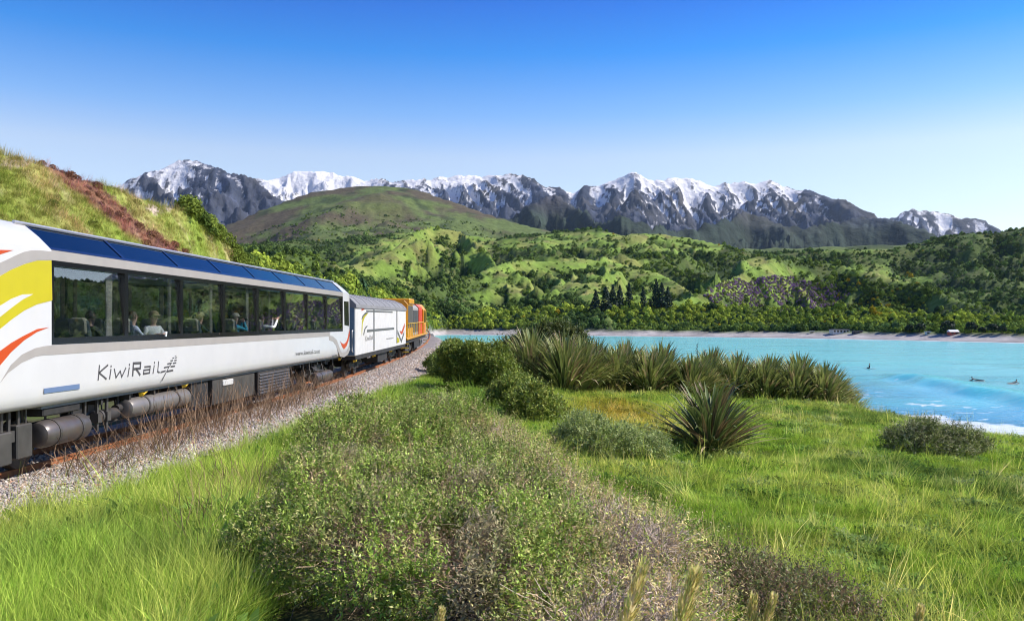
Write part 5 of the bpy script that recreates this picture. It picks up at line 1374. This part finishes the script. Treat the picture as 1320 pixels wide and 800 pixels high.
# ---- houses behind the far beach
def house(name, label, px0, px1, py, hpx, dist, wallm, roofm, roof_h, wins, pitched=False):
    pm = (px0+px1)/2; dist = (float(shore_r(pm))+25)*math.cos(math.atan((pm-660)/F)); p = P(pm, py, dist); w = (px1-px0)/F*dist; h = hpx/F*dist
    z0, _ = hill_z(np.array([math.atan2(p[0], p[1])]), np.array([math.hypot(p[0], p[1])]))
    p[2] = float(z0[0])+.1; e = tag(empty(name, (p[0], p[1], p[2])), label, 'house'); dp = min(w*.7, 6)
    mb = MB(); mb.box(-w/2, w/2, 0, dp, min(0, float(z0[0])-p[2])-.5, h); mb.build('wall', wallm, e)
    mb = MB()
    if pitched: mb.extr([(-w/2-.3, -.3, h), (-w/2-.3, dp+.3, h), (-w/2-.3, dp/2, h+roof_h)], (w+.6, 0, 0))
    else: mb.box(-w/2-.3, w/2+.3, -.5, dp+.3, h, h+roof_h)
    mb.build('roof', roofm, e)
    for i in range(wins):
        a_ = -w/2 + w*(i+.2)/wins; mb = MB(); mb.box(a_, a_+w/wins*.6, -.05, -.001, h*.3, h*.8); wn = mb.build('window', M_black, e)
        mb = MB(); mb.box(a_-.06, a_+w/wins*.6+.06, -.09, -.051, h*.24, h*.3); mb.build('sill', M_white, wn)
    mb = MB(); mb.box(w*.40, w*.46, -.06, -.002, 0, h*.85); mb.build('door', M_dgrey, e)
hd = 492
house('beach_house', 'long low white house with dark windows behind the beach', 1074, 1095, 430.5, 4.2, 486, M_white, mat('dark_roof', (.06, .055, .07), .6), .45, 5)
house('dark_shed', 'small dark flat-roofed shed next to the long white house', 1101, 1112, 430.5, 2.6, 484, mat('dark_board', (.05, .05, .07), .7), M_dgrey, .3, 2)
house('red_house', 'small house with red gable end and white roof among the dark beach trees', 1225, 1236, 432.5, 3.2, 455, mat('red_wall', (.45, .085, .05), .7), mat('white_roof', (.75, .75, .78), .5), 1.0, 2, True)
house('pale_hut', 'tiny pale blue hut between the dark beach trees', 1194, 1199, 432.5, 2.6, 464, mat('pale_blue_wall', (.42, .58, .60), .6), M_white, .4, 1)
house('cream_hut', 'tiny cream hut alone at the edge of the beach grass', 1045, 1049, 430, 1.8, 492, mat('cream_wall', (.62, .52, .30), .7), M_white, .3, 1)
# ================================================================== PEOPLE
SKIN = mat('skin', (0.62, 0.37, 0.25), 0.5, var=.06)
def body_mesh(J, E, root, mats, region):
    """J: joint -> (position, radius); E: bones; one continuous skinned surface"""
    names = list(J); ix = {k: i for i, k in enumerate(names)}
    me = bpy.data.meshes.new('body'); me.from_pydata([J[k][0] for k in names], [(ix[a], ix[b]) for a, b in E], [])
    ob = bpy.data.objects.new('body', me); COL.objects.link(ob)
    ob.modifiers.new('skin', 'SKIN')
    sv = me.skin_vertices[0].data
    for k in names:
        r_ = J[k][1]; sv[ix[k]].radius = r_ if hasattr(r_, '__len__') else (r_, r_); sv[ix[k]].use_root = (k == root)
    sb = ob.modifiers.new('sub', 'SUBSURF'); sb.levels = 1; sb.render_levels = 1
    bpy.context.view_layer.update()
    out = bpy.data.meshes.new_from_object(ob.evaluated_get(bpy.context.evaluated_depsgraph_get()))
    bpy.data.objects.remove(ob); bpy.data.meshes.remove(me)
    out.materials.clear()
    for m_ in mats: out.materials.append(m_)
    seg = [(np.array(J[a][0]), np.array(J[b][0]), region(a, b)) for a, b in E]
    nP = len(out.polygons); c = np.zeros(nP*3, np.float32); out.polygons.foreach_get('center', c); c = c.reshape(-1, 3)
    D = []
    for a, b, g_ in seg:
        ab = b-a; t_ = np.clip((c-a) @ ab/max(ab @ ab, 1e-9), 0, 1); D.append(np.linalg.norm(c-a-ab[None]*t_[:, None], axis=1))
    gi = np.array([s_[2] for s_ in seg])[np.argmin(np.array(D), 0)]
    out.polygons.foreach_set('material_index', gi.astype(np.int32)); out.polygons.foreach_set('use_smooth', np.ones(nP, bool))
    return out
def twist_mesh(me, ang, lo_=.20, hi_=.50):
    # turn the upper body on the hips
    v = np.zeros(len(me.vertices)*3, np.float32); me.vertices.foreach_get('co', v); v = v.reshape(-1, 3)
    k = sstep(lo_, hi_, v[:, 2])*ang; x_, y_ = v[:, 0].copy(), v[:, 1].copy()
    v[:, 0] = x_*np.cos(k) - y_*np.sin(k); v[:, 1] = x_*np.sin(k) + y_*np.cos(k); me.vertices.foreach_set('co', v.ravel()); me.update()
def add_bits(me, bits):
    """join extra shapes (nose, ears, fingers) into the same mesh"""
    import bmesh
    bm = bmesh.new(); bm.from_mesh(me)
    for mb in bits:
        vs = [bm.verts.new(v) for v in mb.v]
        for f_, m_ in zip(mb.f, mb.m):
            try: q = bm.faces.new([vs[i] for i in f_]); q.material_index = m_; q.smooth = True
            except ValueError: pass
    bm.to_mesh(me); bm.free()
def fingers(wr, hd, side):
    wr, hd = Vector(wr), Vector(hd); d = (hd-wr).normalized(); s = d.cross(Vector((0, 0, 1)))
    if s.length < .05: s = Vector((1, 0, 0))
    s.normalize(); n_ = s.cross(d); mb = MB()
    for i, L in enumerate((.066, .076, .072, .056)):
        b0 = hd + s*(i-1.5)*.019; mb.tube([b0, b0+d*L*.5, b0+d*L*.85-n_*L*.35], [.010, .009, .006], 6)
    b0 = wr.lerp(hd, .45) + s*side*.035; mb.tube([b0, b0+(d+s*side*.9).normalized()*.04, b0+(d*1.4+s*side*.7).normalized()*.075], [.012, .010, .007], 6)
    return mb
def seated_person(label, parent_mx, pos, rz, shirt, hands, hair, cap=None, shades=False, trousers=(.05, .055, .07), group='passengers in the panorama carriage', astride=False, hunch=0.0, twist=0.0):
    e = empty('person'); e.matrix_world = parent_mx @ Matrix.Translation(pos) @ Matrix.Rotation(rz, 4, 'Z')
    tag(e, label, 'person', group)
    h = hunch
    J = {'pelvis': ((0, 0, .10), (.15, .115)), 'waist': ((0, .0, .27), (.135, .10)), 'chest': ((0, .01+h*.5, .45), (.16, .115)), 'neckb': ((0, .01+h, .575), .070), 'neck': ((0, .02+h, .635), .052),
         'jaw': ((0, .045+h, .70), (.064, .075)), 'head': ((0, .035+h, .785), (.080, .098)), 'crown': ((0, .028+h, .86), (.062, .075))}
    E = [('pelvis', 'waist'), ('waist', 'chest'), ('chest', 'neckb'), ('neckb', 'neck'), ('neck', 'jaw'), ('jaw', 'head'), ('head', 'crown')]
    bits = []
    for s, k in ((-1, 'l'), (1, 'r')):
        el, wr = hands[k]; w_ = Vector(wr); e_ = Vector(el); hd = w_ + (w_-e_).normalized()*.075
        J['sh'+k] = ((s*.175, .0+h, .535), .062); J['el'+k] = (el, .045); J['wr'+k] = (wr, .030); J['hd'+k] = (tuple(hd), (.036, .020))
        E += [('chest', 'sh'+k), ('sh'+k, 'el'+k), ('el'+k, 'wr'+k), ('wr'+k, 'hd'+k)]
        f1, m1 = fingers(wr, hd, -s), 1
        f1.m = [1]*len(f1.f); bits.append(f1)
        kx = .34 if astride else .12
        J['hip'+k] = ((s*.10, .05, .08), .098); J['kn'+k] = ((s*kx, .42, .10 if not astride else .02), .068); J['an'+k] = ((s*kx, .44 if not astride else .36, -.32), .044); J['toe'+k] = ((s*kx, .60 if not astride else .50, -.385), .036)
        E += [('pelvis', 'hip'+k), ('hip'+k, 'kn'+k), ('kn'+k, 'an'+k), ('an'+k, 'toe'+k)]
    def region(a, b):
        if a in ('neck', 'jaw', 'head', 'neckb'): return 1
        if a[:2] == 'wr': return 1
        if a[:3] == 'hip' or a[:2] in ('kn', 'an') or (a == 'pelvis' and b[:3] == 'hip'): return 2
        return 0
    sm = mat('shirt', shirt, .85, var=.08, vscale=14); tm = mat('trousers', trousers, .85, var=.1)
    me = body_mesh(J, E, 'pelvis', [sm, SKIN, tm], region)
    y0 = .035+h
    nose = MB(); nose.loft([[(-.012, y0+.085, .80), (.012, y0+.085, .80), (.0, y0+.07, .82)], [(-.018, y0+.10, .765), (.018, y0+.10, .765), (0, y0+.118, .768)], [(-.012, y0+.08, .752), (.012, y0+.08, .752), (0, y0+.09, .752)]]); nose.m = [1]*len(nose.f)
    bits.append(nose)
    for s in (-1, 1):
        ear = MB(); ear.loft([[(s*.078, y0-.01, .75), (s*.092, y0-.015, .76), (s*.082, y0-.03, .76)], [(s*.080, y0-.01, .80), (s*.10, y0-.02, .81), (s*.084, y0-.04, .80)], [(s*.076, y0-.01, .825), (s*.088, y0-.02, .825), (s*.08, y0-.03, .82)]]); ear.m = [1]*len(ear.f); bits.append(ear)
    add_bits(me, bits)
    link('body', me, e)
    fm = MB()
    for s in (-1, 1): fm.tube([(s*.032, y0+.078, .793), (s*.032, y0+.092, .793)], [.012, .008], 8)
    fm.box(-.026, .026, y0+.082, y0+.094, .722, .730); fm.build('eyes_and_mouth', mat('dark_features', (.05, .025, .02), .5), e)
    # hair as a shell over the back of the head
    hm = MB(); rings = []
    for t_ in np.linspace(0, 1, 7):
        z_ = .735+.165*t_; rr_ = math.sqrt(max(0, 1-((t_-.25)/.80)**2)); rings.append([(.093*rr_*math.cos(a)*1.0, y0-.018+.108*rr_*math.sin(a)*(1 if math.sin(a) < 0 else (.55+.45*t_)), z_) for a in np.linspace(0, 2*math.pi, 16, endpoint=False)])
    hm.loft(rings); hm.build('hair', mat('hair', hair, .7, var=.2, vscale=30), e, smooth=True)
    if cap:
        cm = MB(); rings = []
        for z_, k_ in ((.815, 1.04), (.85, 1.02), (.885, .84), (.912, .50), (.92, .08)): rings.append([(.098*k_*math.cos(a), y0+.120*k_*math.sin(a)*.95, z_) for a in np.linspace(0, 2*math.pi, 18, endpoint=False)])
        cm.loft(rings)
        cm.loft([[(x_, y0+.09, .822), (x_*.92, y0+.20-abs(x_)*.6, .806), (x_*.92, y0+.20-abs(x_)*.6, .813), (x_, y0+.09, .832)] for x_ in np.linspace(-.085, .085, 7)])
        cm.build('cap', mat('cap_cloth', cap, .85, var=.12, vscale=20), e, smooth=True)
    if shades:
        gm = MB()
        for s in (-1, 1): gm.box(s*.034-.026, s*.034+.026, y0+.090, y0+.100, .775, .810); gm.box(s*.082-.004, s*.082+.004, y0-.02, y0+.095, .792, .802)
        gm.box(-.01, .01, y0+.092, y0+.10, .795, .803); gm.build('sunglasses', M_black, e)
    if twist:
        for ch in e.children: twist_mesh(ch.data, twist)
    return e
def lap(): return {'l': ((-.24, .12, .30), (-.12, .32, .24)), 'r': ((.24, .12, .30), (.12, .32, .24))}
def cy(px, x): return plane_map(MX, x)(px, 415)[0]
SZ = 1.86
def sit(label, px, x, deg, *a, **k):
    y_ = cy(px, x); back = abs(deg) > 100
    o = seated_person(label, MX, Vector((x, y_, SZ)), math.pi if back else 0.0, *a, twist=R(deg)+(math.pi if back else 0), **k)
    if back: seat(x, y_+.02, -1)
    else: seat(x, y_-.02, 1)
    return o
book = {'l': ((-.23, .14, .30), (-.10, .34, .38)), 'r': ((.23, .14, .30), (.10, .34, .38))}
face = {'l': ((-.20, .28, .42), (-.06, .27, .66)), 'r': ((.20, .28, .42), (.06, .27, .66))}
sill = {'l': ((-.24, .10, .30), (-.12, .30, .26)), 'r': ((.27, .16, .34), (.20, .40, .36))}
raise_ = {'l': ((-.24, .12, .30), (-.12, .32, .24)), 'r': ((.28, .30, .50), (.18, .46, .72))}
sit('dark-clothed passenger sitting in the shade by the first window', 116, .75, -20, (.02, .022, .028), lap(), (.02, .016, .014))
sit('passenger in a white T-shirt with brown hair, seen beside the man in the straw cap', 170, .80, -35, (.86, .86, .86), lap(), (.10, .055, .03))
sit('passenger in a cream shirt, tan cap and sunglasses holding a pale cup', 197, 1.02, -118, (.86, .82, .68), book, (.12, .09, .06), (.34, .26, .12), True)
sit('passenger in a dark green jumper and khaki cap looking forward', 256, 1.02, -38, (.018, .040, .034), sill, (.07, .05, .035), (.26, .21, .11))
sit('passenger in a turquoise jacket and pale cap raising a small camera', 302, 1.02, -42, (.05, .42, .50), face, (.30, .24, .16), (.48, .43, .30))
sit('passenger lifting a white-sleeved arm behind the turquoise passenger', 336, 1.00, -40, (.80, .78, .72), raise_, (.08, .05, .04))
sit('passenger in a tan hat with both hands raised to the face', 378, 1.02, -60, (.20, .12, .07), face, (.06, .04, .03), (.36, .28, .14))
sit('bareheaded passenger in dark clothes by the last windows', 404, 1.02, -60, (.05, .05, .06), lap(), (.16, .08, .04))
# what they hold
cupm = mat('white_cup', (.8, .8, .78), .4)
def held(name, label, cat, px, x, deg, off, build):
    e = empty(name); e.matrix_world = MX @ Matrix.Translation(Vector((x, cy(px, x), SZ))) @ Matrix.Rotation(R(deg), 4, 'Z') @ Matrix.Translation(Vector(off)); tag(e, label, cat); build(e)
def mkcup(e):
    mb = MB(); mb.tube([(0, 0, -.05), (0, 0, .05)], [.030, .040], 14); mb.build('cup_body', cupm, e); mb = MB(); mb.tube([(0, 0, .05), (0, 0, .058)], [.042, .038], 14); mb.build('lid', cupm, e)
def mkcam(e):
    mb = MB(); mb.box(-.06, .06, -.02, .025, -.035, .035); mb.build('camera_body', M_black, e, bevel=.008); mb = MB(); mb.tube([(0, .025, 0), (0, .08, 0)], [.03, .026], 14); mb.build('camera_lens', M_dgrey, e)
held('paper_cup', 'pale cup in the hands of the passenger in the cream shirt', 'cup', 197, 1.02, -118, (0, .42, .40), mkcup)
held('camera', 'small black camera held up by the passenger in turquoise', 'camera', 302, 1.02, -42, (0, .32, .74), mkcam)
def bottle(e):
    mb = MB(); mb.tube([(0, 0, 0), (0, 0, .16), (0, 0, .21), (0, 0, .24)], [.034, .034, .016, .014], 12); mb.build('bottle_body', glass('clear_plastic', (.8, .9, .95)), e); mb = MB(); mb.tube([(0, 0, .24), (0, 0, .262)], .017, 10); mb.build('cap', M_white, e)
e = empty('water_bottle'); e.matrix_world = MX @ Matrix.Translation(Vector((1.23, cy(240.5, 1.23), ZB0+.02))); tag(e, 'clear water bottle on the ledge next to the passenger in dark green', 'bottle'); bottle(e)
mb = MB(); mb.box(1.16, 1.30, Y0, Y1, ZB0-.03, ZB0+.02); mb.build('window_ledge', M_int, car)

# surfers
wet = (.012, .013, .017)
def board(e, L=2.0):
    mb = MB(); rings = []
    for t_ in np.linspace(-1, 1, 11):
        w_ = .27*math.sqrt(max(0, 1-abs(t_)**2.6))+.012; rings.append([(w_*math.cos(a), t_*L/2, .035*math.sin(a)+.10*max(0, t_-.4)**2) for a in np.linspace(0, 2*math.pi, 10, endpoint=False)])
    mb.loft(rings); b_ = mb.build('board_deck', mat('board', (.40, .37, .33), .4), e, smooth=True)
    mb = MB(); mb.extr([(0, -L/2+.12, -.03), (0, -L/2+.30, -.03), (0, -L/2+.08, -.20)], (.012, 0, 0)); mb.build('fin', M_black, b_)
def water_pt(px, py): Y_ = F*(CAMZ-SEA)/(py-HZ); q = P(px, py, Y_); return Vector((q[0], q[1], SEA))
q = water_pt(1121, 475)
sb = tag(empty('surfboard', q+Vector((0, 0, .03)), R(60)), 'pale surfboard under the sitting surfer', 'surfboard'); board(sb)
seated_person('surfer in a black wetsuit sitting upright on a board', Matrix.Translation(q+Vector((0, 0, .08))), Vector((0, 0, 0)), R(60), wet, lap(), (.03, .02, .015), trousers=wet, group='surfers in the bay', astride=True)
def prone(label, q, rz):
    e = tag(empty('person', q+Vector((0, 0, .10)), rz), label, 'person', 'surfers in the bay')
    J = {'pelvis': ((0, 0, .08), (.15, .10)), 'waist': ((0, .20, .11), (.13, .10)), 'chest': ((0, .40, .20), (.16, .11)), 'neck': ((0, .55, .30), .055), 'jaw': ((0, .61, .35), .065), 'head': ((0, .65, .42), (.08, .09)), 'crown': ((0, .645, .49), .06)}
    E = [('pelvis', 'waist'), ('waist', 'chest'), ('chest', 'neck'), ('neck', 'jaw'), ('jaw', 'head'), ('head', 'crown')]
    for s, k in ((-1, 'l'), (1, 'r')):
        J['sh'+k] = ((s*.18, .46, .20), .06); J['el'+k] = ((s*.30, .58, .06), .042); J['wr'+k] = ((s*.31, .80, .02), .03); J['hd'+k] = ((s*.31, .88, .01), (.035, .02))
        J['kn'+k] = ((s*.12, -.45, .05), .065); J['an'+k] = ((s*.12, -.85, .05), .042); J['toe'+k] = ((s*.12, -1.0, .02), .035)
        E += [('chest', 'sh'+k), ('sh'+k, 'el'+k), ('el'+k, 'wr'+k), ('wr'+k, 'hd'+k), ('pelvis', 'kn'+k), ('kn'+k, 'an'+k), ('an'+k, 'toe'+k)]
    me = body_mesh(J, E, 'pelvis', [mat('wetsuit', wet, .5), SKIN], lambda a, b: 1 if a in ('neck', 'jaw', 'head') or a[:2] == 'wr' else 0); link('body', me, e)
    hm = MB(); hm.tube([(0, .62, .40), (0, .615, .46), (0, .62, .515), (0, .63, .535)], [.085, .092, .07, .02], 12); hm.build('hair', mat('hair', (.03, .02, .015), .7), e)
    b_ = tag(empty('surfboard', q+Vector((0, 0, .03)), rz), 'pale surfboard under ' + ('the paddling surfer in front of the swell' if 'raised' not in label else 'the surfer whose head is raised'), 'surfboard'); board(b_)
prone('surfer in a black wetsuit lying on a board, paddling in front of the swell', water_pt(1259, 491), R(75))
prone('surfer in a black wetsuit lying on a board with raised head, farthest along the bay', water_pt(1306, 495), R(-70))

# ================================================================== HAZE
mb = MB(); mb.box(-26000, 26000, -400, 24000, -14, 3400)
m, t, p = newmat('haze_air'); t.nodes.remove(p)
pv = t.nodes.new('ShaderNodeVolumePrincipled'); pv.inputs['Color'].default_value = (.62, .80, 1.0, 1); pv.inputs['Density'].default_value = 9e-6; pv.inputs['Anisotropy'].default_value = 0.1
t.links.new(pv.outputs[0], t.nodes['Material Output'].inputs['Volume'])
hz = mb.build('haze', m); tag(hz, kind='stuff')
